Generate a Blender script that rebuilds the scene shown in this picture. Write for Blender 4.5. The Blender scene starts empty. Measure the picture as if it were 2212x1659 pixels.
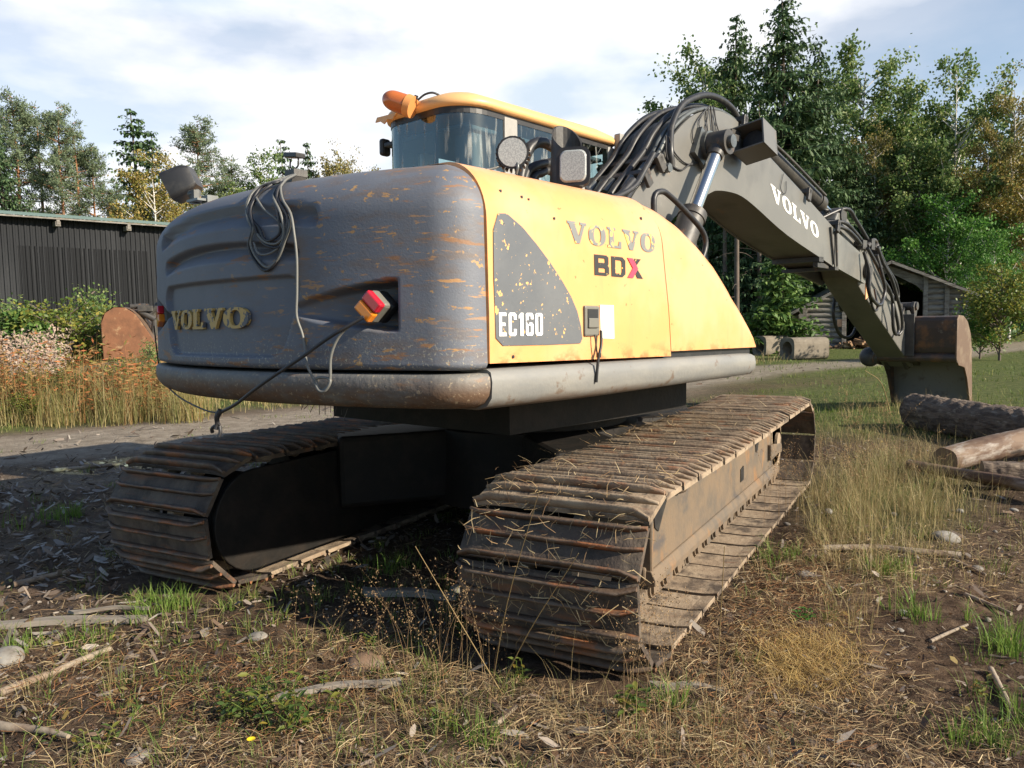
import bpy, bmesh, math, random
import numpy as np
from mathutils import Vector, Matrix
random.seed(7); rng = np.random.default_rng(7)
SC = bpy.context.scene
R_ = math.radians
# ---------------------------------------------------------------- camera
# world: X = along the crawler tracks, Y = left, Z = up, metres; ground at 0
CAM = np.array([-3.7075, -2.3760, 1.3140]); YAW, PIT, ROL = 0.50621, -0.078857, -0.020834
FPX, CX, CY = 1705.364, 1106.0, 829.5        # focal length in pixels of a 2212 px wide picture
_f = np.array([math.cos(PIT)*math.cos(YAW), math.cos(PIT)*math.sin(YAW), math.sin(PIT)])
_r0 = np.array([math.sin(YAW), -math.cos(YAW), 0.0]); _u0 = np.cross(_r0, _f)
_r = math.cos(ROL)*_r0+math.sin(ROL)*_u0; _u = -math.sin(ROL)*_r0+math.cos(ROL)*_u0
def ray(x, y): return _f+_r*(x-CX)/FPX-_u*(y-CY)/FPX
def at(x, y, d): return CAM+ray(x, y)*d                       # point at a given distance along the view
def gp(x, y, z=0.0):                                          # point on the ground
    d = ray(x, y); return CAM+d*((z-CAM[2])/d[2])
cam = bpy.data.cameras.new('camera'); co = bpy.data.objects.new('camera', cam); SC.collection.objects.link(co)
co.matrix_world = Matrix([[_r[i], _u[i], -_f[i], CAM[i]] for i in range(3)]+[[0, 0, 0, 1]])
cam.sensor_width = 36.0; cam.lens = 36.0*FPX/2212.0; cam.clip_start = 0.05; cam.clip_end = 3000
SC.camera = co
# ---------------------------------------------------------------- light and sky
SUN_EL, SUN_AZ = R_(27), R_(-87)
sl = bpy.data.lights.new('sun', 'SUN'); sl.energy = 5.0; sl.angle = R_(0.53); sl.color = (1.0, 0.89, 0.72)
so = bpy.data.objects.new('sun', sl); SC.collection.objects.link(so)
_s = Vector((math.cos(SUN_EL)*math.cos(SUN_AZ), math.cos(SUN_EL)*math.sin(SUN_AZ), math.sin(SUN_EL)))
so.rotation_euler = _s.to_track_quat('Z', 'Y').to_euler(); so.location = (0, -20, 20)
SC.view_settings.view_transform = 'Standard'; SC.view_settings.look = 'None'
SC.view_settings.exposure = 0.85; SC.view_settings.gamma = 1
W = bpy.data.worlds.new('World'); SC.world = W; W.use_nodes = True
nt = W.node_tree; nt.nodes.clear(); N = nt.nodes.new; Lk = nt.links.new
out = N('ShaderNodeOutputWorld'); add = N('ShaderNodeAddShader'); b1 = N('ShaderNodeBackground'); b2 = N('ShaderNodeBackground')
mx = N('ShaderNodeMixShader'); sk = N('ShaderNodeTexSky'); sk.sky_type = 'NISHITA'; sk.sun_disc = False
sk.sun_elevation = SUN_EL; sk.sun_rotation = math.pi/2-SUN_AZ; sk.altitude = 200; sk.air_density = 1.0; sk.dust_density = 0.6; sk.ozone_density = 1.5
Lk(sk.outputs[0], b1.inputs[0]); b1.inputs[1].default_value = 0.09
tc = N('ShaderNodeTexCoord'); mp = N('ShaderNodeMapping'); mp.inputs['Scale'].default_value = (1.0, 1.0, 2.6); mp.inputs['Location'].default_value = (5.373, 5.233, 0.111)
Lk(tc.outputs['Generated'], mp.inputs[0])
n1 = N('ShaderNodeTexNoise'); n1.inputs['Scale'].default_value = 1.7; n1.inputs['Detail'].default_value = 9; n1.inputs['Roughness'].default_value = 0.5
Lk(mp.outputs[0], n1.inputs[0])
cr = N('ShaderNodeValToRGB'); cr.color_ramp.elements[0].position = 0.40; cr.color_ramp.elements[1].position = 0.54
Lk(n1.outputs[0], cr.inputs[0])
n2 = N('ShaderNodeTexNoise'); n2.inputs['Scale'].default_value = 3.2; n2.inputs['Detail'].default_value = 6
Lk(mp.outputs[0], n2.inputs[0])
c2 = N('ShaderNodeValToRGB'); c2.color_ramp.elements[0].position = 0.36; c2.color_ramp.elements[0].color = (0.62, 0.72, 0.83, 1)
c2.color_ramp.elements[1].position = 0.52; c2.color_ramp.elements[1].color = (0.98, 0.98, 1.0, 1)
Lk(n2.outputs[0], c2.inputs[0]); Lk(c2.outputs[0], b2.inputs[0]); b2.inputs[1].default_value = 0.66
# clouds kept to the view ahead; unseen sky left clear to dim ambient light
dp = N('ShaderNodeVectorMath'); dp.operation = 'DOT_PRODUCT'; dp.inputs[1].default_value = (math.cos(YAW+.10), math.sin(YAW+.10), -.15); Lk(tc.outputs['Generated'], dp.inputs[0])
cm_ = N('ShaderNodeMapRange'); cm_.interpolation_type = 'SMOOTHSTEP'; cm_.inputs[1].default_value = .52; cm_.inputs[2].default_value = .86; Lk(dp.outputs['Value'], cm_.inputs[0])
cmu = N('ShaderNodeMath'); cmu.operation = 'MULTIPLY'; cmx = N('ShaderNodeMath'); cmx.operation = 'MAXIMUM'; cmx.inputs[1].default_value = .46; Lk(cr.outputs[0], cmx.inputs[0]); Lk(cmx.outputs[0], cmu.inputs[0]); Lk(cm_.outputs[0], cmu.inputs[1])
Lk(cmu.outputs[0], mx.inputs[0]); Lk(b1.outputs[0], mx.inputs[1]); Lk(b2.outputs[0], mx.inputs[2]); Lk(mx.outputs[0], out.inputs[0])

# ---------------------------------------------------------------- materials
MATS = {}
def srgb(h): return tuple(((c/255)/12.92 if c/255 <= .04045 else ((c/255+.055)/1.055)**2.4) for c in (int(h[0:2], 16), int(h[2:4], 16), int(h[4:6], 16)))
def mat(name, col, rough=0.6, metal=0.0, layers=(), bump=None, spec=0.5, trans=0.0, emit=None, coat=0.0, rnd=0.0):
    """layers: (colour, (sx,sy,sz), detail, lo, hi, amount[, (axis, a, b)])  noise masks of wear over the base colour"""
    m = bpy.data.materials.new(name); m.use_nodes = True; t = m.node_tree; bs = t.nodes['Principled BSDF']
    n = t.nodes.new; l = t.links.new
    tcd = n('ShaderNodeTexCoord'); src = tcd.outputs['Object']
    if rnd:
        oi = n('ShaderNodeObjectInfo'); ad = n('ShaderNodeVectorMath'); ad.operation = 'MULTIPLY_ADD'
        cmb = n('ShaderNodeCombineXYZ')
        for i in range(3): l(oi.outputs['Random'], cmb.inputs[i])
        ad.inputs[1].default_value = (rnd, rnd, rnd); l(cmb.outputs[0], ad.inputs[0]); l(src, ad.inputs[2]); src = ad.outputs[0]
    rgb = n('ShaderNodeRGB'); rgb.outputs[0].default_value = (*col, 1); cur = rgb.outputs[0]
    sep = None
    for Ly in layers:
        c, s, det, lo, hi, amt = Ly[:6]
        mpn = n('ShaderNodeMapping'); mpn.inputs['Scale'].default_value = s if isinstance(s, tuple) else (s, s, s); l(src, mpn.inputs[0])
        mpn.inputs['Location'].default_value = (len(MATS)*1.7, lo*31, det*3.3)
        no = n('ShaderNodeTexNoise'); no.inputs['Scale'].default_value = 1; no.inputs['Detail'].default_value = det; no.inputs['Roughness'].default_value = 0.62; l(mpn.outputs[0], no.inputs[0])
        mr = n('ShaderNodeMapRange'); mr.inputs[1].default_value = lo; mr.inputs[2].default_value = hi; mr.inputs[4].default_value = amt; l(no.outputs[0], mr.inputs[0]); fac = mr.outputs[0]
        for ax, a, b in (Ly[6:] if len(Ly) > 6 else ()):
            if sep is None: sep = n('ShaderNodeSeparateXYZ'); l(tcd.outputs['Object'], sep.inputs[0])
            m2 = n('ShaderNodeMapRange'); m2.inputs[1].default_value = a; m2.inputs[2].default_value = b; l(sep.outputs[ax], m2.inputs[0])
            mu = n('ShaderNodeMath'); mu.operation = 'MULTIPLY'; l(fac, mu.inputs[0]); l(m2.outputs[0], mu.inputs[1]); fac = mu.outputs[0]
        mi = n('ShaderNodeMix'); mi.data_type = 'RGBA'; l(fac, mi.inputs[0]); l(cur, mi.inputs[6]); mi.inputs[7].default_value = (*c, 1); cur = mi.outputs[2]
    l(cur, bs.inputs['Base Color'])
    bs.inputs['Roughness'].default_value = rough; bs.inputs['Metallic'].default_value = metal
    bs.inputs['Specular IOR Level'].default_value = spec; bs.inputs['Transmission Weight'].default_value = trans; bs.inputs['Coat Weight'].default_value = coat
    if emit: bs.inputs['Emission Color'].default_value = (*emit[0], 1); bs.inputs['Emission Strength'].default_value = emit[1]
    if bump:
        no = None
        for i, (s, st, dist) in enumerate(bump if isinstance(bump, list) else [bump]):
            mpn = n('ShaderNodeMapping'); mpn.inputs['Scale'].default_value = s if isinstance(s, tuple) else (s, s, s); l(src, mpn.inputs[0])
            nn = n('ShaderNodeTexNoise'); nn.inputs['Scale'].default_value = 1; nn.inputs['Detail'].default_value = 5; l(mpn.outputs[0], nn.inputs[0])
            bp = n('ShaderNodeBump'); bp.inputs['Strength'].default_value = st; bp.inputs['Distance'].default_value = dist; l(nn.outputs[0], bp.inputs['Height'])
            if no is not None: l(no, bp.inputs['Normal'])
            no = bp.outputs[0]
        l(no, bs.inputs['Normal'])
    MATS[name] = m; return m
def leafmat(name, cols, tr=0.3, rough=0.6):
    m = bpy.data.materials.new(name); m.use_nodes = True; t = m.node_tree; bs = t.nodes['Principled BSDF']; n = t.nodes.new; l = t.links.new
    g = n('ShaderNodeNewGeometry'); rp = n('ShaderNodeValToRGB'); rp.color_ramp.interpolation = 'LINEAR'
    e = rp.color_ramp.elements
    while len(e) < len(cols): e.new(0.5)
    for i, c in enumerate(cols): e[i].position = i/(len(cols)-1) if len(cols) > 1 else 0; e[i].color = (*c, 1)
    l(g.outputs['Random Per Island'], rp.inputs[0]); l(rp.outputs[0], bs.inputs['Base Color']); bs.inputs['Roughness'].default_value = rough; bs.inputs['Specular IOR Level'].default_value = 0.3
    td = n('ShaderNodeBsdfTranslucent'); l(rp.outputs[0], td.inputs[0]); mxs = n('ShaderNodeMixShader'); mxs.inputs[0].default_value = tr
    l(bs.outputs[0], mxs.inputs[1]); l(td.outputs[0], mxs.inputs[2]); l(mxs.outputs[0], t.nodes['Material Output'].inputs[0])
    MATS[name] = m; return m
RUST = (0.30, 0.13, 0.045); TAN = (0.40, 0.25, 0.10); DUST = (0.26, 0.205, 0.14)
m_cw = mat('counterweight_paint', (0.116, 0.127, 0.155), 0.6, 0, [((0.165, 0.175, 0.20), 3.0, 4, .4, .75, .6), ((0.15, 0.10, 0.065), (4, 4, 15), 6, .50, .68, .6, (1, .35, -.7)), ((0.40, 0.215, 0.085), (6.5, 6.5, 42), 7, .60, .635, .9, (1, -.1, -.75), (2, 1.80, 1.62), (2, 1.22, 1.34)), ((0.38, 0.22, 0.09), (17, 17, 22), 8, .64, .66, .95, (1, -.25, -.8)), ((0.34, 0.17, 0.07), (6, 6, 40), 7, .62, .66, .85, (1, .1, -.4), (2, 1.40, 1.28)), ((0.38, 0.215, 0.085), (9, 9, 34), 7, .625, .655, .95, (1, .15, -.75)), ((0.40, 0.24, 0.10), (13, 13, 16), 8, .655, .675, .95, (1, .25, -.6)), ((0.26, .125, .05), (5, 5, 30), 6, .60, .66, .8), ((0.36, 0.33, 0.26), 85, 2, .60, .65, .9, (2, 1.28, 1.13))], [((75, 75, 100), .20, .004), (170, .22, .0025)])
m_skirt = mat('bumper_paint', (0.115, 0.115, 0.115), 0.6, 0, [((0.20, 0.19, 0.165), (5, 5, 9), 5, .42, .7, .8), ((0.13, 0.075, 0.045), (5, 5, 12), 6, .34, .55, .95, (2, 1.085, 1.01)), ((0.22, 0.12, 0.06), (7, 7, 24), 6, .58, .68, .6), ((0.38, 0.30, 0.2), 60, 3, .60, .66, .6)], [(40, .4, .008)])
m_yel = mat('yellow_paint', (0.76, 0.345, 0.125), 0.40, 0, [((0.78, 0.385, 0.20), 2.2, 4, .42, .62, .8), ((0.50, 0.26, 0.12), (16, 16, 1.6), 6, .56, .74, .45), ((0.40, 0.16, 0.05), 22, 4, .685, .71, .9), ((0.34, 0.14, 0.05), (9, 9, 14), 5, .50, .60, .8, (2, 1.20, 1.12)), ((0.36, 0.2, 0.12), (6, 6, 6), 5, .55, .62, .75, (1, -1.05, -.9))], [(5, .1, .02), (60, .06, .003)], coat=0.2)
m_yel2 = mat('cab_yellow', (0.74, 0.41, 0.16), 0.45, 0, [((0.75, 0.46, 0.24), 3, 4, .4, .7, .5)], [(30, .08, .004)])
m_dec = mat('grey_decal_paint', (0.10, 0.108, 0.12), 0.45, 0, [((0.15, 0.155, 0.16), 3, 4, .4, .7, .6), ((0.82, 0.46, 0.14), (26, 26, 22), 5, .645, .66, 1.0, ), ((0.80, 0.45, 0.14), 55, 3, .68, .70, 1.0)], [(50, .2, .004)])
m_boom = mat('boom_grey_paint', (0.135, 0.131, 0.12), 0.42, 0, [((0.175, 0.168, 0.15), 2.2, 5, .4, .7, .7), ((0.30, 0.2, 0.1), (7, 7, 7), 6, .67, .71, .7), ((0.05, 0.05, 0.048), (1.6, 1.6, 1.1), 5, .52, .70, .65), ((0.24, 0.15, 0.08), (4, 4, 1.2), 6, .66, .72, .6)], [(45, .1, .004)])
m_boomd = mat('dark_steel', (0.045, 0.042, 0.040), 0.5, 0, [((0.10, 0.09, 0.075), 7, 5, .48, .7, .8), ((0.16, 0.09, 0.05), 11, 5, .62, .70, .8)], [(50, .2, .006)])
m_black = mat('black_rubber', (0.022, 0.022, 0.024), 0.42, 0, [((0.07, 0.065, 0.055), 16, 4, .5, .72, .7)], [(80, .15, .002)])
m_blackp = mat('black_plastic', (0.018, 0.018, 0.020), 0.45, 0, [((0.05, 0.048, 0.045), 14, 4, .5, .72, .7)], [(90, .15, .002)])
m_wire = mat('grey_cable', (0.15, 0.15, 0.14), 0.5)
m_wireb = mat('black_cable', (0.03, 0.03, 0.034), 0.5)
m_chrome = mat('chrome_rod', (0.58, 0.57, 0.55), 0.22, 1.0)
m_pipe = mat('steel_pipe', (0.13, 0.14, 0.14), 0.35, 0.3, [((0.07, 0.07, 0.065), 8, 4, .45, .7, .8)])
m_shoe = mat('track_steel', (0.25, 0.185, 0.125), 0.85, 0, [((0.34, 0.265, 0.185), 9, 6, .42, .62, .9), ((0.06, 0.044, 0.033), 6, 6, .50, .62, .9), ((0.20, 0.09, 0.045), (14, 3, 14), 5, .62, .72, .6)], [(28, .5, .012), (110, .5, .004)], rnd=37.0)
m_shoeg = mat('grouser_steel', (0.22, 0.162, 0.11), 0.7, 0, [((0.34, 0.265, 0.185), 10, 6, .45, .65, .85), ((0.24, 0.095, 0.04), (9, 6, 9), 6, .55, .66, .75), ((0.06, 0.045, 0.035), 8, 5, .58, .7, .8)], [(60, .5, .006)], rnd=53.0)
m_shoed = mat('shaded_track_steel', (0.075, 0.055, 0.042), 0.75, 0, [((0.13, 0.10, 0.07), 9, 6, .46, .64, .8), ((0.03, 0.023, 0.018), 6, 6, .48, .62, .9), ((0.17, 0.07, 0.03), (14, 3, 14), 5, .58, .68, .7)], [(28, .5, .012), (110, .5, .004)], rnd=37.0)  # darker copy of the track steel, shade painted into its colour
m_shoegd = mat('shaded_rusty_grouser_steel', (0.105, 0.068, 0.045), 0.6, 0, [((0.16, 0.12, 0.085), 10, 6, .48, .65, .8), ((0.30, 0.11, 0.04), (9, 5, 9), 6, .50, .62, .85), ((0.04, 0.03, 0.025), 8, 5, .55, .68, .9)], [(60, .5, .006)], rnd=53.0)  # darker grouser copy: rust, plus shade painted into the colour
m_sideb = mat('side_bumper_paint', (0.185, 0.185, 0.178), 0.5, 0, [((0.25, 0.24, 0.215), (3, 3, 9), 5, .42, .7, .8), ((0.14, 0.09, 0.06), (5, 5, 12), 6, .42, .60, .85, (2, 1.0, .955), (0, -.2, -.8)), ((0.13, .08, .05), (9, 9, 9), 5, .60, .66, .7)], [(40, .25, .006)])
m_frame = mat('dusty_frame_steel', (0.155, 0.112, 0.073), 0.75, 0, [((0.10, 0.083, 0.065), (5, 5, 5), 6, .44, .62, .9), ((0.24, 0.125, 0.05), (5, 5, 3), 6, .56, .68, .8), ((0.065, 0.06, 0.06), (3, 3, 6), 6, .56, .68, .85)], [(40, .3, .006)])
m_under = mat('shade_dark_steel', (0.010, 0.009, 0.008), 0.65, 0, [((0.024, 0.018, 0.014), 6, 5, .45, .7, .8)], [(30, .3, .01)], spec=.25)  # near black colour paints in the shade under the machine and far track
m_mud = mat('caked_soil', (0.085, 0.058, 0.038), 0.95, 0, [((0.15, 0.11, 0.075), 25, 6, .45, .65, .8)], [(40, .9, .02), (150, .6, .005)])
m_glassl = mat('lamp_glass', (0.40, 0.42, 0.41), 0.12, 0, [((0.24, 0.25, 0.25), (150, 150, 150), 2, .45, .55, .7)], coat=.6)
m_amber = mat('amber_plastic', (0.50, 0.14, 0.035), 0.25, 0, [((0.42, 0.12, 0.035), 8, 3, .4, .7, .7)], coat=.4)
m_amberb = mat('amber_base', (0.62, 0.27, 0.09), 0.4)
m_red = mat('red_lens', (0.55, 0.02, 0.04), 0.15, coat=.5)
m_orange = mat('orange_lens', (0.80, 0.24, 0.02), 0.15, coat=.5)
m_white = mat('white_paint', (0.80, 0.79, 0.75), 0.5, 0, [((0.5, 0.48, 0.44), 14, 5, .58, .7, .6)])
m_letgr = mat('faded_grey_letter', (0.185, 0.19, 0.185), 0.5, 0, [((0.85, 0.56, 0.12), 18, 5, .56, .60, .95)])
m_letbk = mat('black_letter', (0.03, 0.028, 0.028), 0.45, 0, [((0.85, 0.56, 0.12), (40, 40, 40), 4, .64, .66, .9)])
m_letred = mat('red_letter', (0.68, 0.05, 0.10), 0.45)
m_letgold = mat('worn_gold_letter', (0.50, 0.33, 0.10), 0.55, 0, [((0.09, 0.095, 0.11), 26, 4, .54, .58, 1.0)], [(50, .2, .004)])
m_letw = mat('worn_white_letter', (0.82, 0.82, 0.80), 0.5, 0, [((0.12, 0.12, 0.13), 24, 5, .62, .65, 1.0)])
m_paper = mat('sun_bleached_sticker', (0.86, 0.84, 0.76), 0.5)
m_latch = mat('latch_grey', (0.15, 0.145, 0.125), 0.5, 0, [((0.15, 0.14, 0.12), 12, 4, .5, .7, .7)])
m_cabgrey = mat('cab_grey', (0.30, 0.29, 0.27), 0.5, 0, [((0.22, .215, .2), 6, 4, .45, .7, .7)])
m_seat = mat('seat_fabric', (0.02, 0.03, 0.05), 0.9)
m_interior = mat('cab_lining', (0.05, 0.07, 0.09), 0.8)
m_bucket = mat('worn_bucket_steel', (0.065, 0.05, 0.045), 0.45, 0.2, [((0.20, 0.10, 0.05), 6, 6, .48, .66, .85), ((0.24, 0.22, 0.19), 14, 5, .62, .72, .6)], [(40, .3, .006)])
m_bucketin = mat('polished_worn_steel', (0.17, 0.17, 0.175), 0.42, 0.3, [((0.10, 0.09, 0.085), 9, 6, .55, .68, .8)], [(60, .2, .004)])
m_rustplate = mat('rusty_side_plate', (0.115, 0.07, 0.045), 0.6, 0.0, [((0.20, 0.15, 0.10), 5, 6, .5, .68, .8), ((0.12, 0.08, 0.06), 7, 5, .58, .7, .8)], [(40, .3, .006)])
# glass: thin tinted panes
def glassmat(name, tint, refl):
    m = bpy.data.materials.new(name); m.use_nodes = True; t = m.node_tree; t.nodes.clear(); n = t.nodes.new; l = t.links.new
    o = n('ShaderNodeOutputMaterial'); tr = n('ShaderNodeBsdfTransparent'); tr.inputs[0].default_value = (*tint, 1); gl = n('ShaderNodeBsdfGlossy'); gl.inputs[1].default_value = 0.03; gl.inputs[0].default_value = (.85, .95, .92, 1)
    fr = n('ShaderNodeFresnel'); fr.inputs[0].default_value = 1.5; ma = n('ShaderNodeMath'); ma.operation = 'MULTIPLY_ADD'; ma.inputs[1].default_value = 1.0; ma.inputs[2].default_value = refl
    df = n('ShaderNodeBsdfDiffuse'); df.inputs[0].default_value = (.55, .56, .52, 1); no = n('ShaderNodeTexNoise'); mp_ = n('ShaderNodeMapping'); tc_ = n('ShaderNodeTexCoord'); mp_.inputs['Scale'].default_value = (26, 26, 3.5)
    l(tc_.outputs['Object'], mp_.inputs[0]); l(mp_.outputs[0], no.inputs[0]); no.inputs['Scale'].default_value = 1; no.inputs['Detail'].default_value = 6
    mr = n('ShaderNodeMapRange'); mr.inputs[1].default_value = .54; mr.inputs[2].default_value = .74; mr.inputs[4].default_value = .55; l(no.outputs[0], mr.inputs[0])
    m1 = n('ShaderNodeMixShader'); m2 = n('ShaderNodeMixShader'); l(fr.outputs[0], ma.inputs[0]); l(ma.outputs[0], m1.inputs[0]); l(tr.outputs[0], m1.inputs[1]); l(gl.outputs[0], m1.inputs[2])
    l(mr.outputs[0], m2.inputs[0]); l(m1.outputs[0], m2.inputs[1]); l(df.outputs[0], m2.inputs[2]); l(m2.outputs[0], o.inputs[0]); MATS[name] = m; return m
m_glass = glassmat('cab_glass', (0.70, 0.84, 0.83), 0.08)

# ---------------------------------------------------------------- object helpers
COL = SC.collection
def tag(o, label=None, cat=None, group=None, kind=None):
    if label: o['label'] = label
    if cat: o['category'] = cat
    if group: o['group'] = group
    if kind: o['kind'] = kind
    return o
def empty(name, loc, rz=0.0):
    o = bpy.data.objects.new(name, None); o.location = loc; o.rotation_euler = (0, 0, rz); o.empty_display_size = .2; COL.objects.link(o); return o
def link(name, me, parent=None, mtx=None):
    o = bpy.data.objects.new(name, me); COL.objects.link(o)
    if parent is not None: o.parent = parent
    if mtx is not None: o.matrix_basis = mtx
    return o
class MB:
    """collects shapes into one mesh"""
    def __init__(s): s.v = []; s.f = []; s.mi = []; s.sm = []; s.cur = 0
    def add(s, v, f, smooth=False):
        b = len(s.v); s.v += [tuple(map(float, p)) for p in v]; s.f += [[i+b for i in q] for q in f]; s.mi += [s.cur]*len(f); s.sm += [smooth]*len(f); return s
    def box(s, c, d, R=None):
        x, y, z = (k/2 for k in d); P = [Vector((i*x, j*y, k*z)) for i in (-1, 1) for j in (-1, 1) for k in (-1, 1)]
        if R is not None: P = [R @ p for p in P]
        P = [p+Vector(c) for p in P]
        return s.add(P, [(0, 1, 3, 2), (4, 6, 7, 5), (0, 4, 5, 1), (2, 3, 7, 6), (0, 2, 6, 4), (1, 5, 7, 3)])
    def cyl(s, a, b, r0, r1=None, n=20, cap=True, smooth=True):
        r1 = r0 if r1 is None else r1; a, b = Vector(a), Vector(b); d = (b-a).normalized(); u = d.orthogonal().normalized(); w = d.cross(u)
        P = []
        for c, r in ((a, r0), (b, r1)): P += [c+(u*math.cos(2*math.pi*i/n)+w*math.sin(2*math.pi*i/n))*r for i in range(n)]
        s.add(P, [(i, (i+1) % n, n+(i+1) % n, n+i) for i in range(n)], smooth)
        if cap: s.add(P[:n], [list(range(n))[::-1]]); s.add(P[n:], [list(range(n))])
        return s
    def tube(s, pts, r, n=8, sub=4, taper=None):
        P = spline(pts, sub); m = len(P); V = []; F = []; up = None
        for i in range(m):
            d = (P[min(i+1, m-1)]-P[max(i-1, 0)]); d = d.normalized() if d.length > 1e-9 else Vector((0, 0, 1))
            up = d.orthogonal().normalized() if up is None else (up-d*up.dot(d)).normalized(); w = d.cross(up)
            rr = r if taper is None else r+(taper-r)*i/(m-1)
            V += [P[i]+(up*math.cos(2*math.pi*k/n)+w*math.sin(2*math.pi*k/n))*rr for k in range(n)]
        for i in range(m-1): F += [(i*n+k, i*n+(k+1) % n, (i+1)*n+(k+1) % n, (i+1)*n+k) for k in range(n)]
        s.add(V, F, True); s.add(V[:n], [list(range(n))[::-1]]); s.add(V[-n:], [list(range(n))]); return s
    def prism(s, prof, fn, a, b):
        """prof: 2-D outline; fn(u,v,w) -> 3-D; w runs from a to b"""
        n = len(prof); V = [fn(u, v, a) for u, v in prof]+[fn(u, v, b) for u, v in prof]
        s.add(V, [(i, (i+1) % n, n+(i+1) % n, n+i) for i in range(n)]+[list(range(n))[::-1], list(range(n, 2*n))]); return s
    def grid(s, V, nu, nv, closed=False, smooth=True):
        F = []
        for i in range(nu-1):
            for j in range(nv if closed else nv-1): F.append((i*nv+j, i*nv+(j+1) % nv, (i+1)*nv+(j+1) % nv, (i+1)*nv+j))
        return s.add(V, F, smooth)
    def sphere(s, c, r, n=16, m=10, sc=(1, 1, 1)):
        V = [(c[0]+sc[0]*r*math.sin(math.pi*j/m)*math.cos(2*math.pi*i/n), c[1]+sc[1]*r*math.sin(math.pi*j/m)*math.sin(2*math.pi*i/n), c[2]+sc[2]*r*math.cos(math.pi*j/m)) for j in range(m+1) for i in range(n)]
        return s.grid(V, m+1, n, True)
    def ring(s, outer, inner, fn, a, b):
        n = len(outer); V = [fn(u, v, w) for w in (a, b) for L in (outer, inner) for u, v in L]; o0, i0, o1, i1 = 0, n, 2*n, 3*n; F = []
        for k in range(n):
            q = (k+1) % n; F += [(o0+k, o0+q, o1+q, o1+k), (i0+q, i0+k, i1+k, i1+q), (o1+k, o1+q, i1+q, i1+k), (o0+q, o0+k, i0+k, i0+q)]
        return s.add(V, F)
    def mesh(s, name, mats, fix=True):
        me = bpy.data.meshes.new(name); me.from_pydata(s.v, [], s.f)
        for m in (mats if isinstance(mats, (list, tuple)) else [mats]): me.materials.append(m)
        me.polygons.foreach_set('material_index', s.mi); me.polygons.foreach_set('use_smooth', s.sm)
        if fix:
            bm = bmesh.new(); bm.from_mesh(me); bmesh.ops.recalc_face_normals(bm, faces=bm.faces); bm.to_mesh(me); bm.free()
        me.update(); return me
    def build(s, name, mats, parent=None, mtx=None, bevel=0.0, label=None, fix=True):
        o = link(name, s.mesh(name, mats, fix), parent, mtx)
        if bevel:
            b = o.modifiers.new('bevel', 'BEVEL'); b.width = bevel; b.segments = 2; b.limit_method = 'ANGLE'; b.angle_limit = R_(40); b.harden_normals = False
        if label: o['label'] = label
        return o
def spline(pts, sub=4):
    P = [Vector(p) for p in pts]
    if sub <= 1 or len(P) < 3: return P
    Q = [P[0]*2-P[1]]+P+[P[-1]*2-P[-2]]; o = []
    for i in range(1, len(Q)-2):
        a, b, c, d = Q[i-1:i+3]
        for k in range(sub):
            t = k/sub; o.append(.5*((2*b)+(c-a)*t+(2*a-5*b+4*c-d)*t*t+(3*b-a-3*c+d)*t**3))
    return o+[P[-1]]
def npmesh(name, V, F, mats, mi=None, smooth=False):
    """fast mesh from numpy arrays; F: (m,k) faces of equal size"""
    me = bpy.data.meshes.new(name); m, k = F.shape
    me.vertices.add(len(V)); me.vertices.foreach_set('co', np.ascontiguousarray(V, dtype=np.float32).ravel())
    me.loops.add(m*k); me.loops.foreach_set('vertex_index', np.ascontiguousarray(F, dtype=np.int32).ravel())
    me.polygons.add(m); me.polygons.foreach_set('loop_start', np.arange(0, m*k, k, dtype=np.int32))
    try: me.polygons.foreach_set('loop_total', np.full(m, k, dtype=np.int32))
    except Exception: pass
    for q in (mats if isinstance(mats, (list, tuple)) else [mats]): me.materials.append(q)
    if mi is not None: me.polygons.foreach_set('material_index', np.ascontiguousarray(mi, dtype=np.int32))
    if smooth: me.polygons.foreach_set('use_smooth', np.ones(m, dtype=bool))
    me.update(calc_edges=True); me.validate(); return me
def nrm(a): return a/np.maximum(np.linalg.norm(a, axis=-1, keepdims=True), 1e-9)
def rvec(n): return nrm(rng.normal(size=(n, 3)))
def cards(P, D, Sd, L, Wd, shape='diamond'):
    """P base points, D direction, Sd side vector; leaf-shaped quads; returns V,F"""
    L = np.broadcast_to(np.asarray(L, float), (len(P),))[:, None]; Wd = np.broadcast_to(np.asarray(Wd, float), (len(P),))[:, None]
    a = P; b = P+D*L*.45+Sd*Wd*.5; c = P+D*L; d = P+D*L*.45-Sd*Wd*.5
    V = np.stack([a, b, c, d], 1).reshape(-1, 3); F = np.arange(len(V)).reshape(-1, 4); return V, F
def blades(P, H, Wd, lean, az, segs=3, curve=1.0):
    """grass blades as tapering strips; returns V,F(quads)"""
    n = len(P); dirv = np.stack([np.cos(az), np.sin(az), np.zeros(n)], 1); sa = az+rng.normal(0, .9, n)+np.pi/2; side = np.stack([np.cos(sa), np.sin(sa), np.zeros(n)], 1)
    rows = []
    for i in range(segs+1):
        t = i/segs; ang = lean*(t**curve); hh = H*t*np.cos(ang*.75); oo = H*t*np.sin(ang*.95)
        c = P+dirv*oo[:, None]+np.array([0, 0, 1.])*hh[:, None]; w = (Wd*(1-t*.85)*.5)[:, None]
        rows += [c-side*w, c+side*w]
    V = np.stack(rows, 1); k = 2*(segs+1); base = (np.arange(n)*k)[:, None]
    F = np.concatenate([base+np.array([[2*i, 2*i+1, 2*i+3, 2*i+2]]) for i in range(segs)], 0); return V.reshape(-1, 3), F
def joinvf(L):
    Vs, Fs, b = [], [], 0
    for V, F in L: Vs.append(V); Fs.append(F+b); b += len(V)
    return np.concatenate(Vs), np.concatenate(Fs)
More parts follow.
